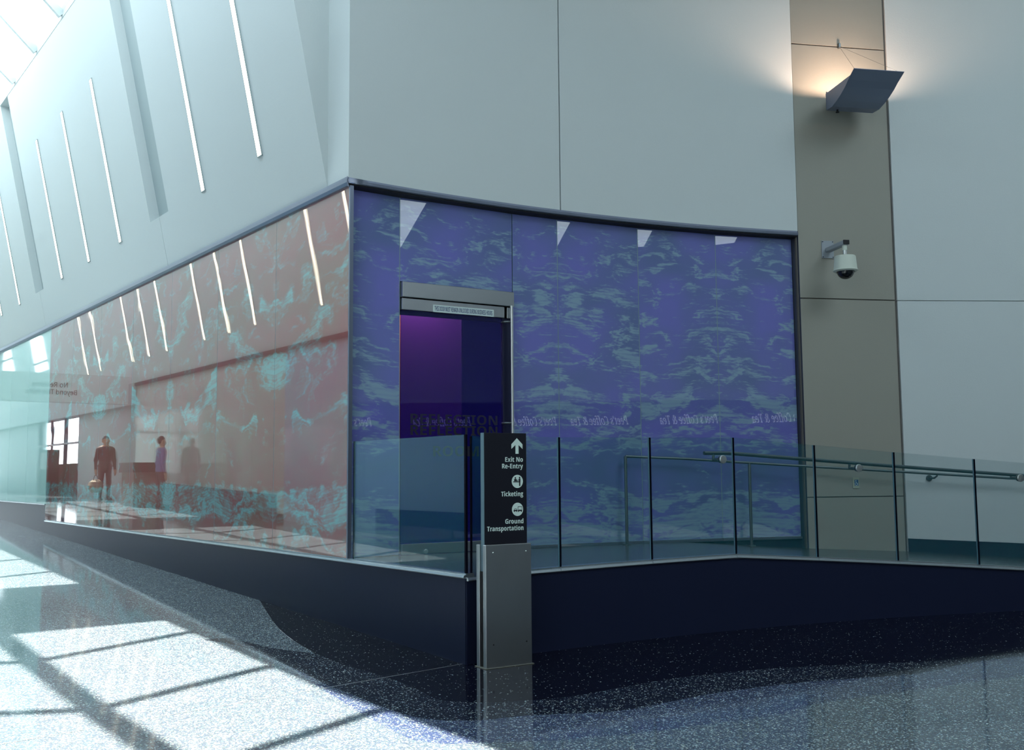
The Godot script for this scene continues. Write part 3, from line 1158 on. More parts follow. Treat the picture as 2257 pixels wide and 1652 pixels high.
# ------------------------------------------------------------------ the other side of the concourse, seen mirrored in the glass
func opposite() -> void:
	var w := setting("wall_opposite")
	var st := sf()
	var p := []
	for k in 8:
		var s := 24.5 if k & 1 else 14.5
		p.append(W(s, hF(s) + 0.53 if k & 2 else -0.3, 5.4 if k & 4 else 4.95))
	hexa(st, p)
	put("plinth", st, M.plinth, w)
	st = sf()
	blk(st, 5.5, 10.2, -0.3, 0.80, 4.95, 5.4)
	put("plinth", st, M.plinth, w)
	st = sf()
	blk(st, 5.5, 24.5, 0.3, 4.1, 4.98, 5.3)
	put("backing", st, M.dark, w)
	for k in 11:
		st = sf()
		blk(st, 5.5 + 1.727 * k + 0.004, 5.5 + 1.727 * (k + 1) - 0.004, 0.0 if k in [2, 3, 4] else 0.6, 4.1, 4.962, 4.975)
		put("glass_panel", st, mat(Color(0.64, 0.74, 0.82) if k < 5 else Color(0.74, 0.76, 0.74), 0.05, 0.0, 0.5), w)
	st = sf()
	blk(st, 5.5, 24.5, 4.1, 4.19, 4.88, 5.3)
	put("trim_length", st, M.plinth, w)
	st = sf()
	lean(st, 5.5, 34.4, 4.19, 8.3, 0.0, -0.3, true)
	put("wall_panel", st, M.white, w)
	for e in [[34.4, 36.5, 4.19, 5.45], [34.4, 36.5, 7.7, 8.3], [36.5, 40.0, 4.19, 8.3], [40.0, 46.0, 4.19, 5.85], [40.0, 46.0, 7.7, 8.3]]:
		st = sf()
		lean(st, e[0], e[1], e[2], e[3], 0.0, -10.0, true)
		put("wall_panel", st, M.white, w)
	for e in [[34.4, 36.5, 5.75, 5.82], [40.0, 46.0, 6.36, 6.43]]:
		st = sf()
		lean(st, e[0], e[1], e[2], e[3], 0.0, -10.0, true)
		put("mullion", st, M.plinth, w)
	# beyond the glass: a header with exit lettering, pale wall, windows
	st = sf()
	blk(st, 24.5, 46, 3.55, 4.19, 4.85, 5.3)
	put("wall_panel", st, M.grey, w)
	var hs := setting("trim_2")      # header across the concourse with exit lettering
	st = sf()
	blk(st, 24.96, 25.3, 3.58, 4.41, 0.02, 4.95)
	var hd := put("header", st, M.white, hs)
	var ink := mat(Color(0.12, 0.13, 0.16), 0.6)
	letters("lettering", "No Re-Entry", hd, W(24.955, 4.01, 3.12), -NL, -UL, 0.14, 0.97, ink, 0.004, font(false))
	letters("lettering", "Beyond This Point", hd, W(24.955, 3.80, 3.38), -NL, -UL, 0.14, 1.40, ink, 0.004, font(false))
	st = sf()
	blk(st, 24.5, 31.0, 0.3, 3.55, 5.0, 5.3)
	put("wall_panel", st, M.grey, w)
	st = sf()
	blk(st, 31.0, 37.0, 0.3, 1.9, 5.0, 5.3)
	put("wall_panel", st, M.dark, w)
	st = sf()
	blk(st, 37.0, 46.0, 0.3, 3.55, 5.0, 5.3)
	put("wall_panel", st, M.grey, w)
	st = sf()
	for s in [31.0, 33.0, 35.0, 36.95]:
		blk(st, s, s + 0.08, 1.9, 3.55, 5.0, 5.12)
	blk(st, 31, 37, 2.6, 2.66, 5.0, 5.12)
	put("window_frame", st, M.plinth, w)
	var e := setting("wall_far")
	st = sf()
	blk(st, 46, 46.2, 0, 1.6, -0.3, 5.3)
	blk(st, 46, 46.2, 6.0, 8.5, -0.3, 5.3)
	put("wall_panel", st, M.grey, e)
	st = sf()
	for q in [0.0, 1.3, 2.6, 3.9, 5.2]:
		blk(st, 46, 46.15, 1.6, 6.0, q - 0.05, q + 0.05)
	blk(st, 46, 46.15, 3.6, 3.7, -0.3, 5.3)
	put("window_frame", st, M.plinth, e)
	var ss := [10.45, 12.1, 15.4, 17.0, 18.6, 21.4, 22.9, 24.5, 27.8, 29.3]
	for i in ss.size():
		light_strip(ss[i], true, "light slit seen mirrored in the pink glass, %s from the blue corner" % ["first", "second", "third", "fourth", "fifth", "sixth", "seventh", "eighth", "ninth", "tenth", "eleventh", "twelfth"][i], "mirrored light slits")
	var ca := W(33.6, hF(33.6), 4.6)
	var cab := thing("kiosk", "dark upright kiosk standing before the mirrored window", "kiosk", ca)
	st = sf()
	blk(st, 33.0, 34.2, hF(33.6), hF(33.6) + 1.6, 4.45, 4.85)
	put("body", st, M.dark, cab)
	st = sf()
	blk(st, 33.1, 34.1, hF(33.6) + 0.9, hF(33.6) + 1.5, 4.44, 4.455)
	put("screen", st, M.plinth, cab)
	# check-in stand beside the walker
	var at := W(20.6, hF(20.6), 3.9)
	var k := thing("podium", "check-in podium mirrored in the pink glass beside the walker", "podium", at)
	st = sf()
	blk(st, 20.1, 21.1, hF(20.1), hF(20.6) + 0.85, 3.6, 4.2)
	put("body", st, mat(Color(0.45, 0.40, 0.38), 0.5), k)
	st = sf()
	blk(st, 20.0, 21.2, hF(20.6) + 0.85, hF(20.6) + 1.1, 3.55, 4.25)
	put("top", st, mat(Color(0.13, 0.12, 0.16), 0.4), k)


# ------------------------------------------------------------------ wayfinding pylon
func sign_pylon() -> void:
	var t := Vector3(0.84924, 0, -0.528006)
	var n := Vector3(0.528006, 0, 0.84924)
	var o := Vector3(-0.2045, 0.004, -7.657)
	var g := thing("wayfinding_sign", "dark exit and ticketing sign on a brushed steel base at the plinth corner", "sign", o)
	var at := func(x: float, y: float, z: float) -> Vector3: return o + t * x + UP * y + n * z
	var st := sf()
	slab(st, at.call(0.2, 0.446, -0.022), t, UP, n, Vector3(0.40, 0.892, 0.044), 0.003)
	var front := put("steel_plate", st, M.steel, g)
	for q in [[0.063, 0.834], [0.352, 0.834], [0.063, 0.167], [0.352, 0.167]]:
		st = sf()
		lathe(st, at.call(q[0], q[1], 0.0), n, [Vector2(0.006, 0.0), Vector2(0.006, 0.002), Vector2(0.003, 0.004), Vector2(0.0, 0.004)], 14)
		put("screw", st, M.bright_steel if q[1] > 0.5 else M.dark, front)
	st = sf()
	slab(st, at.call(0.2, 0.446, -0.118), t, UP, n, Vector3(0.40, 0.892, 0.044), 0.003)
	put("steel_plate", st, M.steel, g)
	st = sf()
	slab(st, at.call(0.205, 0.35, -0.070), t, UP, n, Vector3(0.36, 0.69, 0.05))
	put("core", st, M.dark, g)
	st = sf()
	slab(st, at.call(0.206, 1.21, -0.070), t, UP, n, Vector3(0.376, 1.03, 0.048), 0.002)
	var panel := put("sign_panel", st, M.sign, g)
	st = sf()
	slab(st, at.call(0.0165, 1.21, -0.070), t, UP, n, Vector3(0.004, 1.03, 0.047))
	put("side_trim", st, mat(Color(0.45, 0.55, 0.60), 0.35, 0.6), panel)
	var z := -0.0455
	# arrow
	st = sf()
	var X := func(x: float) -> float: return lerpf(0.263, 0.363, (x - 583.0) / 145.0) - 0.005
	var Y := func(y: float) -> float: return lerpf(1.687, 1.568, (y - 155.0) / 203.0)
	var pts := PackedVector2Array()
	for q in [[655, 155], [728, 235], [728, 295], [676, 243], [676, 358], [636, 358], [636, 243], [583, 295], [583, 235]]:
		pts.append(Vector2(X.call(q[0]), Y.call(q[1])))
	prism(st, at.call(0, 0, z), t, UP, n, pts, 0.0015)
	put("arrow", st, M.print, panel)
	for q in [["Exit No", 1.507, 0.159], ["Re-Entry", 1.457, 0.187], ["Ticketing", 1.247, 0.196], ["Ground", 1.041, 0.162], ["Transportation", 0.990, 0.321]]:
		letters("lettering", q[0], panel, at.call(0.361, q[1], z), t, n, 0.035, q[2], M.print, 0.0015, null, true)
	# pictograms: pale discs with dark figures
	for q in [[1.358, 0], [1.147, 1]]:
		st = sf()
		var disc := PackedVector2Array()
		for k in 40:
			disc.append(Vector2(cos(TAU * k / 40), sin(TAU * k / 40)) * 0.05)
		var c: Vector3 = at.call(0.309, q[0], z)
		prism(st, c, t, UP, n, disc, 0.0015)
		var pic := put("pictogram", st, M.print, panel)
		st = sf()
		var fg := []
		if q[1] == 0:     # a clerk and a traveller at a counter
			fg = [[-0.038, 0.000, -0.004, -0.007], [-0.020, 0.0, 0.024, -0.007], [-0.029, 0.018, -0.007, 0.002], [0.013, 0.022, 0.027, -0.003], [0.015, -0.003, 0.026, -0.035], [-0.006, 0.010, 0.001, 0.002], [0.003, 0.012, 0.014, 0.007]]
			for hd in [[-0.018, 0.026], [0.02, 0.029]]:
				var hp := PackedVector2Array()
				for k in 14:
					hp.append(Vector2(hd[0], hd[1]) + Vector2(cos(TAU * k / 14), sin(TAU * k / 14)) * 0.0065)
				prism(st, c + n * 0.0015, t, UP, n, hp, 0.001)
		else:             # a car and a coach seen from the front
			fg = [[-0.036, -0.004, -0.002, -0.014], [-0.030, 0.004, -0.027, -0.004], [-0.011, 0.004, -0.008, -0.004], [-0.028, 0.006, -0.010, 0.003], [-0.034, -0.014, -0.027, -0.019], [-0.010, -0.014, -0.004, -0.019],
				[0.002, -0.004, 0.040, -0.014], [0.003, 0.022, 0.039, 0.018], [0.002, 0.018, 0.005, -0.004], [0.037, 0.018, 0.040, -0.004], [0.005, -0.014, 0.012, -0.020], [0.030, -0.014, 0.037, -0.020], [0.018, -0.002, 0.024, -0.004]]
		for e in fg:
			slab(st, c + n * 0.002 + t * (e[0] + e[2]) / 2.0 + UP * (e[1] + e[3]) / 2.0, t, UP, n, Vector3(absf(e[2] - e[0]), absf(e[3] - e[1]), 0.001))
		put("figure", st, M.sign, pic)
	# grout bead on the floor
	st = sf()
	slab(st, at.call(0.2, -0.001, -0.07), t, UP, n, Vector3(0.425, 0.008, 0.165), 0.003)
	put("base_bead", st, mat(Color(0.36, 0.36, 0.33), 0.6), g)


# ------------------------------------------------------------------ glass guard rails and handrails
func railings() -> void:
	var at := W(0.9, 0.66, -0.02)
	var g := thing("glass_railing", "single upright glass guard panel between the pink wall and the sign corner", "railing", at, "")
	var st := sf()
	blk(st, 0.03, 1.785, 0.655, 1.722, -0.026, -0.012)
	put("glass_panel", st, M.glass, g)
	st = sf()
	blk(st, 0.004, 0.026, 0.655, 1.722, -0.027, -0.011)
	put("panel_edge", st, M.edge, g)
	st = sf()
	blk(st, 1.787, 1.796, 0.655, 1.722, -0.027, -0.011)
	put("panel_edge", st, M.edge, g)

	var js := [-0.30, 0.38, 1.2, 2.029, 2.888, 3.772, 4.689, 5.63, 6.58, 7.53]
	var P := []
	for x in js:
		var p := arc(BASE_C, BASE_R + 0.03, x)
		if x < 0:
			p = Vector3(-0.325, 0, -7.885)
		P.append(p)
	g = thing("glass_railing", "long curved glass guard rail of flat panels along the ramp", "railing", P[2] + UP * cap_y(1.2))
	for i in P.size() - 1:
		var a: Vector3 = P[i]
		var b: Vector3 = P[i + 1]
		var t := (b - a).normalized()
		var n := t.cross(UP)
		var q := []
		var ed := []
		var li := []
		for k in 8:
			var y := (1.068 if k & 2 else 0.0)
			var z := n * (0.007 if k & 4 else -0.007)
			var ya := cap_y(js[i]) - 0.01 + y
			var yb := cap_y(js[i + 1]) - 0.01 + y
			q.append((b - t * 0.006 + UP * yb if k & 1 else a + t * 0.020 + UP * ya) + z)
			ed.append((a + t * 0.012 if k & 1 else a + t * 0.001) + UP * ya + z)
			li.append((a - t * 0.0085 if k & 1 else a - t * 0.0115) + UP * ya + z)
		st = sf()
		hexa(st, q)
		var o := put("glass_panel", st, M.glass, g)
		st = sf()
		hexa(st, ed)
		put("panel_edge", st, M.edge, o)
		if i > 0:
			st = sf()
			hexa(st, li)
			put("panel_edge", st, M.green_edge, o)

	# outer handrail, carried by round buttons through the glass
	var hp := []
	var hr := BASE_R + 0.16
	hp.append(arc(BASE_C, hr, 1.766) + UP * 1.596)
	hp.append(arc(BASE_C, hr, 2.0) + UP * 1.596)
	for i in 20:
		var x := lerpf(2.08, 8.6, i / 19.0)
		hp.append(arc(BASE_C, hr, x) + UP * (1.594 - 0.0715 * (x - 2.06)))
	g = thing("handrail", "grey metal handrail held by round buttons on the ramp's glass", "handrail", hp[0])
	st = sf()
	tube(st, hp, 0.0175, 16)
	put("rail", st, M.rail, g)
	for q in [[1.915, 1.536], [3.37, 1.449], [5.21, 1.336], [7.0, 1.21]]:
		var p: Vector3 = arc(BASE_C, BASE_R + 0.03, q[0]) + UP * q[1]
		var n := toward(BASE_C, p)
		st = sf()
		lathe(st, p + n * 0.008, n, [Vector2(0.038, 0.0), Vector2(0.038, 0.012), Vector2(0.034, 0.017), Vector2(0.0, 0.019)], 28)
		var b := put("button", st, M.bright_steel, g)
		st = sf()
		lathe(st, p - n * 0.008, -n, [Vector2(0.034, 0.0), Vector2(0.034, 0.01), Vector2(0.012, 0.014), Vector2(0.012, 0.11)], 20)
		var r: Vector3 = p - n * 0.125
		tube(st, [r + UP * -0.012, r + UP * (0.0 + (1.594 - 0.0715 * maxf(q[0] - 2.06, -0.03)) - q[1] - 0.012)], 0.012, 10)
		put("bracket", st, M.rail, b)
	# inner handrail on posts before the blue glass, then on the walls
	hp = [Vector3(1.2, 1.595, -10.94), Vector3(1.9, 1.567, -11.2), Vector3(2.62, 1.521, -11.44), Vector3(3.2, 1.485, -11.57), Vector3(4.0, 1.436, -11.68), Vector3(4.8, 1.384, -11.8), Vector3(5.75, 1.322, -11.87), Vector3(7.0, 1.24, -11.96), Vector3(9.0, 1.11, -12.09)]
	g = thing("handrail", "thin metal handrail on posts and brackets along the wall side of the ramp", "handrail", Vector3(1.2, 0.66, -10.94))
	st = sf()
	tube(st, hp, 0.0145, 14)
	put("rail", st, M.rail, g)
	for q in [[1.2, -10.94, 1.595], [2.63, -11.442, 1.52]]:
		st = sf()
		tube(st, [Vector3(q[0], wall_y(q[0]) - 0.02, q[1]), Vector3(q[0], q[2], q[1])], 0.0165, 14)
		var b := put("post", st, M.rail, g)
		st = sf()
		lathe(st, Vector3(q[0], wall_y(q[0]), q[1]), UP, [Vector2(0.045, 0.0), Vector2(0.045, 0.008), Vector2(0.022, 0.012)], 20)
		put("foot_plate", st, M.rail, b)
	for q in [[Vector3(4.805, 1.334, -11.902), Vector3(4.86, 1.38, -11.805)], [Vector3(6.6, 1.21, -12.02), Vector3(6.65, 1.262, -11.93)]]:
		st = sf()
		lathe(st, q[0], Vector3(0.0669, 0, 0.9978), [Vector2(0.036, 0.0), Vector2(0.036, 0.01), Vector2(0.0, 0.014)], 24)
		tube(st, [q[0], q[0] + Vector3(0.03, 0, 0.08), q[1] - UP * 0.02, q[1]], 0.011, 10)
		put("bracket", st, M.rail, g)
	# switch plate on the column
	var pc := C0 + CD * 0.603 + UP * 1.285
	g = thing("wall_plate", "small pale wall plate with a blue symbol low on the column", "wall plate", pc)
	st = sf()
	slab(st, pc + CN * 0.005, CD, UP, CN, Vector3(0.078, 0.122, 0.01), 0.003)
	put("plate", st, mat(Color(0.66, 0.68, 0.60), 0.5), g)
	st = sf()
	slab(st, pc + CN * 0.0105 + CD * 0.003 + UP * 0.004, CD, UP, CN, Vector3(0.046, 0.068, 0.003))
	var bl := put("symbol_field", st, mat(Color(0.18, 0.36, 0.55), 0.5), g)
	st = sf()
	tube(st, [pc + CN * 0.0125 + CD * -0.004 + UP * 0.02, pc + CN * 0.0125 + CD * -0.002 + UP * 0.0, pc + CN * 0.0125 + CD * 0.01 + UP * 0.0, pc + CN * 0.0125 + CD * 0.014 + UP * -0.018], 0.003, 6)
	lathe(st, pc + CN * 0.0115 + CD * -0.004 + UP * 0.028, CN, [Vector2(0.005, 0.0), Vector2(0.005, 0.002), Vector2(0.0, 0.002)], 10)
	for k in 12:
		var an := TAU * k / 16 + PI * 0.75
		var an2 := TAU * (k + 1) / 16 + PI * 0.75
		tube(st, [pc + CN * 0.0125 + CD * (0.001 + 0.015 * cos(an)) + UP * (-0.012 + 0.015 * sin(an)), pc + CN * 0.0125 + CD * (0.001 + 0.015 * cos(an2)) + UP * (-0.012 + 0.015 * sin(an2))], 0.002, 5)
	put("symbol", st, M.print, bl)


# ------------------------------------------------------------------ camera and uplight on the column
func camera_and_sconce() -> void:
	var at := func(x: float, y: float, z: float) -> Vector3: return C0 + CD * x + UP * y + CN * z
	var g := thing("security_camera", "white dome security camera hanging from an arm on the column", "camera", at.call(0.36, 3.98, 0.0))
	var white := mat(Color(0.82, 0.85, 0.80), 0.4)
	var greyish := mat(Color(0.60, 0.63, 0.66), 0.45)
	var st := sf()
	slab(st, at.call(0.362, 3.982, 0.006), CD, UP, CN, Vector3(0.15, 0.208, 0.012), 0.003)
	var pl := put("wall_plate", st, greyish, g)
	for q in [[-0.062, 0.09], [0.062, 0.09], [-0.062, -0.09], [0.062, -0.09]]:
		st = sf()
		lathe(st, at.call(0.362 + q[0], 3.982 + q[1], 0.012), CN, [Vector2(0.006, 0.0), Vector2(0.006, 0.003), Vector2(0.0, 0.004)], 10)
		put("screw", st, M.dark, pl)
	st = sf()
	slab(st, at.call(0.362, 3.972, 0.22), CD, UP, CN, Vector3(0.07, 0.055, 0.42), 0.008)
	var arm := put("arm", st, greyish, g)
	st = sf()
	slab(st, at.call(0.362, 3.974, 0.436), CD, UP, CN, Vector3(0.073, 0.05, 0.014), 0.004)
	put("end_cap", st, M.dark, arm)
	st = sf()
	lathe(st, at.call(0.362, 3.945, 0.395), -UP, [Vector2(0.026, 0.0), Vector2(0.027, 0.055), Vector2(0.022, 0.057)], 20)
	put("neck", st, white, g)
	st = sf()
	lathe(st, at.call(0.362, 3.89, 0.395), -UP, [Vector2(0.022, 0.0), Vector2(0.022, 0.07)], 20)
	put("coupling", st, M.bright_steel, g)
	st = sf()
	lathe(st, at.call(0.362, 3.828, 0.395), -UP, [Vector2(0.0, 0.0), Vector2(0.108, 0.006), Vector2(0.116, 0.014), Vector2(0.128, 0.158), Vector2(0.136, 0.164), Vector2(0.136, 0.172), Vector2(0.118, 0.184), Vector2(0.1, 0.184)], 40)
	put("housing", st, white, g)
	st = sf()
	var dome := []
	for k in 9:
		var a := PI / 2 * k / 8.0
		dome.append(Vector2(0.094 * cos(a), 0.18 + 0.088 * sin(a)))
	lathe(st, at.call(0.362, 3.828, 0.395), -UP, dome, 32)
	put("dome", st, mat(Color(0.03, 0.03, 0.05), 0.06, 0.0, 0.6), g)

	# scoop-shaped uplight
	g = thing("wall_sconce", "scoop-shaped grey metal uplight glowing warmly on the column", "wall light", at.call(0.6, 5.68, 0.0))
	var shell := mat(Color(0.46, 0.50, 0.58), 0.42, 0.35)
	var side := [Vector2(0.2, 5.775), Vector2(0.2, 5.575), Vector2(0.34, 5.569), Vector2(0.46, 5.60), Vector2(0.56, 5.637), Vector2(0.657, 5.685), Vector2(0.73, 5.734), Vector2(0.812, 5.778), Vector2(0.866, 5.807)]
	var half := func(z: float) -> float: return 0.29 + 0.012 * (z - 0.2) / 0.66
	st = sf()
	for i in range(1, side.size() - 1):      # curved bottom sheet, 6 mm thick
		var a: Vector2 = side[i]
		var b: Vector2 = side[i + 1]
		var p := []
		for k in 8:
			var e := b if k & 4 else a
			var hw: float = half.call(e.x)
			p.append(at.call(0.6 + (hw if k & 1 else -hw), e.y + (0.006 if k & 2 else 0.0), e.x))
		hexa(st, p)
	put("scoop", st, shell, g)
	for sgn in [-1.0, 1.0]:
		st = sf()
		var pts := PackedVector2Array()
		for q in [Vector2(0.2, 5.775), Vector2(0.2, 5.575), Vector2(0.34, 5.569), Vector2(0.46, 5.60), Vector2(0.56, 5.637), Vector2(0.657, 5.685), Vector2(0.73, 5.734), Vector2(0.812, 5.778)]:
			pts.append(q)
		prism(st, at.call(0.6 + sgn * 0.287, 0.0, 0.0), CN, UP, CD, pts, 0.004)
		put("cheek", st, shell, g)
	st = sf()
	slab(st, at.call(0.6, 5.675, 0.2), CD, UP, CN, Vector3(0.58, 0.2, 0.006))
	put("rear_sheet", st, shell, g)
	st = sf()
	slab(st, at.call(0.6, 5.725, 0.1), CD, UP, CN, Vector3(0.35, 0.09, 0.2), 0.004)
	slab(st, at.call(0.6, 5.775, 0.01), CD, UP, CN, Vector3(0.35, 0.2, 0.02), 0.004)
	put("wall_bracket", st, mat(Color(0.45, 0.47, 0.55), 0.4, 0.5), g)
	st = sf()
	lathe(st, at.call(0.42, 5.57, 0.25), -UP, [Vector2(0.012, 0.0), Vector2(0.012, 0.02), Vector2(0.02, 0.024), Vector2(0.02, 0.034), Vector2(0.0, 0.038)], 14)
	put("knob", st, M.dark, g)
	st = sf()
	lathe(st, at.call(0.6, 5.68, 0.46), CD, [Vector2(0.0, -0.09), Vector2(0.012, -0.085), Vector2(0.012, 0.085), Vector2(0.0, 0.09)], 12)
	put("bulb", st, glow(Color(1.0, 0.80, 0.58), 8.0), g)
	# stay wires up to an eye on the column
	st = sf()
	for sgn in [-1.0, 1.0]:
		tube(st, [at.call(0.6 + sgn * 0.28, 5.80, 0.85), at.call(0.6, 6.44, 0.02)], 0.0016, 6)
	put("stay_wire", st, M.rail, g)
	st = sf()
	slab(st, at.call(0.6, 6.445, 0.02), CD, UP, CN, Vector3(0.03, 0.06, 0.04), 0.006)
	put("eye_bracket", st, M.rail, g)
	var l := OmniLight3D.new()
	l.name = "sconce_lamp_light"
	l.light_color = Color(1.0, 0.84, 0.73)
	l.light_energy = 2.7
	l.light_size = 0.08
	l.omni_range = 25.0
	l.shadow_enabled = true
	g.add_child(l)
	l.position = at.call(0.6, 5.68, 0.46) - at.call(0.6, 5.68, 0.0)


# ------------------------------------------------------------------ the travellers mirrored in the pink glass
func sdf(p: Vector3, bones: Array) -> float:
	var d := 9.0
	for b in bones:
		var pa: Vector3 = p - b[0]
		var ba: Vector3 = b[1] - b[0]
		var h := clampf(pa.dot(ba) / maxf(ba.length_squared(), 1e-6), 0, 1)
		var q := pa - ba * h
		if b.size() > 4:
			q.z *= b[4]
		var e := q.length() - lerpf(b[2], b[3], h)
		var k := 0.035
		var w := clampf(0.5 + 0.5 * (d - e) / k, 0, 1)
		d = lerpf(d, e, w) - k * w * (1.0 - w)
	return d


func figure(bones: Array, lo: Vector3, hi: Vector3, cell: float, paint: Callable, xf: Transform3D) -> SurfaceTool:
	var n := Vector3i(((hi - lo) / cell).ceil())
	var val := PackedFloat32Array()
	val.resize(n.x * n.y * n.z)
	var i := 0
	for z in n.z:
		for y in n.y:
			for x in n.x:
				val[i] = sdf(lo + Vector3(x, y, z) * cell, bones)
				i += 1
	var vid := {}
	var vs := []
	var off := [Vector3i(0, 0, 0), Vector3i(1, 0, 0), Vector3i(0, 1, 0), Vector3i(1, 1, 0), Vector3i(0, 0, 1), Vector3i(1, 0, 1), Vector3i(0, 1, 1), Vector3i(1, 1, 1)]
	var edges := [[0, 1], [2, 3], [4, 5], [6, 7], [0, 2], [1, 3], [4, 6], [5, 7], [0, 4], [1, 5], [2, 6], [3, 7]]
	for z in n.z - 1:
		for y in n.y - 1:
			for x in n.x - 1:
				var c := []
				var neg := 0
				for o in off:
					var v: float = val[(x + o.x) + n.x * ((y + o.y) + n.y * (z + o.z))]
					c.append(v)
					if v < 0.0:
						neg += 1
				if neg == 0 or neg == 8:
					continue
				var sum := Vector3.ZERO
				var cnt := 0
				for e in edges:
					var a: float = c[e[0]]
					var b: float = c[e[1]]
					if (a < 0.0) != (b < 0.0):
						sum += Vector3(off[e[0]]).lerp(Vector3(off[e[1]]), a / (a - b))
						cnt += 1
				vid[Vector3i(x, y, z)] = vs.size()
				vs.append(lo + (Vector3(x, y, z) + sum / cnt) * cell)
	var ns := []
	for p in vs:
		var h := 0.004
		ns.append(Vector3(sdf(p + Vector3(h, 0, 0), bones) - sdf(p - Vector3(h, 0, 0), bones), sdf(p + Vector3(0, h, 0), bones) - sdf(p - Vector3(0, h, 0), bones), sdf(p + Vector3(0, 0, h), bones) - sdf(p - Vector3(0, 0, h), bones)).normalized())
	var st := sf()
	var ax := [Vector3i(1, 0, 0), Vector3i(0, 1, 0), Vector3i(0, 0, 1)]
	for key in vid:
		for a in 3:
			var u: Vector3i = ax[(a + 1) % 3]
			var w: Vector3i = ax[(a + 2) % 3]
			var g: Vector3i = key
			var v0: float = val[g.x + n.x * (g.y + n.y * g.z)]
			var g1: Vector3i = g + ax[a]
			var v1: float = val[g1.x + n.x * (g1.y + n.y * g1.z)]
			if (v0 < 0.0) == (v1 < 0.0):
				continue
			if not (vid.has(g - u) and vid.has(g - w) and vid.has(g - u - w)):
				continue
			var q := [vid[g], vid[g - u], vid[g - u - w], vid[g - w]]
			for t in [[0, 1, 2], [0, 2, 3]]:
				var pa: Vector3 = vs[q[t[0]]]
				var pb: Vector3 = vs[q[t[1]]]
				var pc: Vector3 = vs[q[t[2]]]
				var nn: Vector3 = ns[q[t[0]]] + ns[q[t[1]]] + ns[q[t[2]]]
				var order := [t[0], t[1], t[2]]
				if (pb - pa).cross(pc - pa).dot(nn) > 0:
					order = [t[0], t[2], t[1]]
				for o in order:
					st.set_color(paint.call(vs[q[o]]))
					st.set_normal(xf.basis * ns[q[o]])
					st.set_uv(Vector2.ZERO)
					st.add_vertex(xf * vs[q[o]])
	return st


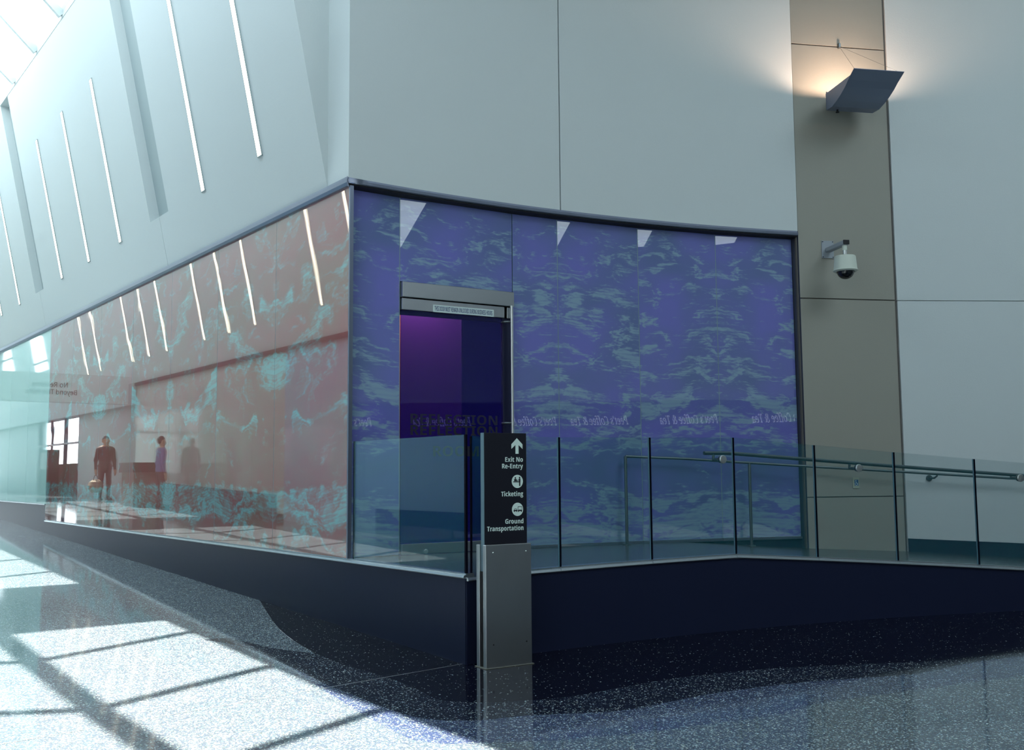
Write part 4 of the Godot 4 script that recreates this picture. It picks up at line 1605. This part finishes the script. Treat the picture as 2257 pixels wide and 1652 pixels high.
func walker(label: String, s: float, n: float, turn: float, coat: Color, legs: Color, bag_side: bool) -> Vector3:
	var at := W(s, hF(s), n)
	var g := thing("person", label, "person", at)
	var V := func(x: float, y: float, z: float) -> Vector3: return Vector3(x, y, z)
	var b := [
		[V.call(0, 1.0, 0), V.call(0, 1.36, 0.01), 0.165, 0.19, 1.5], [V.call(-0.15, 1.42, 0), V.call(0.15, 1.42, 0), 0.085, 0.085], [V.call(0, 0.95, 0), V.call(0, 1.0, 0), 0.165, 0.165, 1.35],
		[V.call(0, 1.46, 0), V.call(0, 1.56, 0.015), 0.06, 0.055], [V.call(0, 1.62, 0.02), V.call(0, 1.67, 0.01), 0.085, 0.095], [V.call(0, 1.585, 0.06), V.call(0, 1.6, 0.075), 0.045, 0.04],
		[V.call(0, 1.615, 0.1), V.call(0, 1.64, 0.1), 0.016, 0.012],
	]
	for e in [-1.0, 1.0]:
		b.append([V.call(0.2 * e, 1.41, 0), V.call(0.25 * e, 1.12, -0.02), 0.062, 0.05])
		b.append([V.call(0.25 * e, 1.12, -0.02), V.call(0.26 * e, 0.86, 0.04), 0.05, 0.036])
		b.append([V.call(0.26 * e, 0.84, 0.045), V.call(0.26 * e, 0.77, 0.055), 0.034, 0.03])
		for f in 4:
			b.append([V.call(0.26 * e, 0.77, 0.03 + 0.018 * f), V.call(0.25 * e, 0.69 + 0.006 * absf(f - 1.5), 0.036 + 0.018 * f), 0.010, 0.008])
		b.append([V.call(0.255 * e, 0.82, 0.07), V.call(0.24 * e, 0.75, 0.1), 0.011, 0.009])
		b.append([V.call(0.095 * e, 0.94, 0), V.call(0.11 * e, 0.5, 0.02), 0.1, 0.065])
		b.append([V.call(0.11 * e, 0.5, 0.02), V.call(0.115 * e, 0.1, -0.02), 0.065, 0.042])
		b.append([V.call(0.115 * e, 0.05, -0.04), V.call(0.13 * e, 0.04, 0.16), 0.048, 0.04])
		b.append([V.call(0.092 * e, 1.63, 0.0), V.call(0.095 * e, 1.655, -0.005), 0.018, 0.014])
	var skin := Color(0.42, 0.24, 0.16)
	var paint := func(p: Vector3) -> Color:
		if p.y > 1.5 or (p.y < 0.86 and absf(p.x) > 0.215):
			return skin
		if p.y > 0.9:
			return coat
		return legs if p.y > 0.09 else Color(0.02, 0.02, 0.02)
	var m := mat(Color.WHITE, 0.75)
	m.vertex_color_use_as_albedo = true
	var xf := Transform3D(Basis(UP, turn), Vector3.ZERO)
	put("body", figure(b, Vector3(-0.36, -0.04, -0.24), Vector3(0.36, 1.8, 0.26), 0.018, paint, xf), m, g)
	var hair := [[V.call(0, 1.68, -0.02), V.call(0, 1.705, 0.0), 0.098, 0.092]]
	put("hair", figure(hair, Vector3(-0.14, 1.56, -0.16), Vector3(0.14, 1.82, 0.12), 0.016, func(_p: Vector3) -> Color: return Color(0.02, 0.015, 0.012), xf), m, g)
	return at + xf * Vector3(0.26 if bag_side else -0.26, 0.7, 0.06)


func people() -> void:
	var hand := walker("person in dark coat and trousers carrying a round bag, mirrored in the pink glass", 23.2, 3.75, 0.6, Color(0.02, 0.018, 0.022), Color(0.018, 0.018, 0.022), true)
	var g := thing("bag", "round pale travel bag held by the mirrored walker", "bag", hand + Vector3(0, -0.34, 0))
	var st := sf()
	lathe(st, hand + Vector3(0, -0.28, 0), UP, [Vector2(0.0, -0.2), Vector2(0.1, -0.19), Vector2(0.19, -0.1), Vector2(0.205, 0.0), Vector2(0.17, 0.1), Vector2(0.08, 0.16), Vector2(0.0, 0.17)], 24)
	put("bag_body", st, mat(Color(0.45, 0.42, 0.36), 0.8), g)
	st = sf()
	var hp := []
	for k in 9:
		var a := PI * k / 8.0
		hp.append(hand + Vector3(0.09 * cos(a), -0.14 + 0.15 * sin(a), 0))
	tube(st, hp, 0.01, 8)
	put("handle", st, M.dark, g)
	walker("person in blue shirt standing at the mirrored podium", 19.4, 4.05, -0.9, Color(0.10, 0.13, 0.30), Color(0.03, 0.02, 0.03), false)
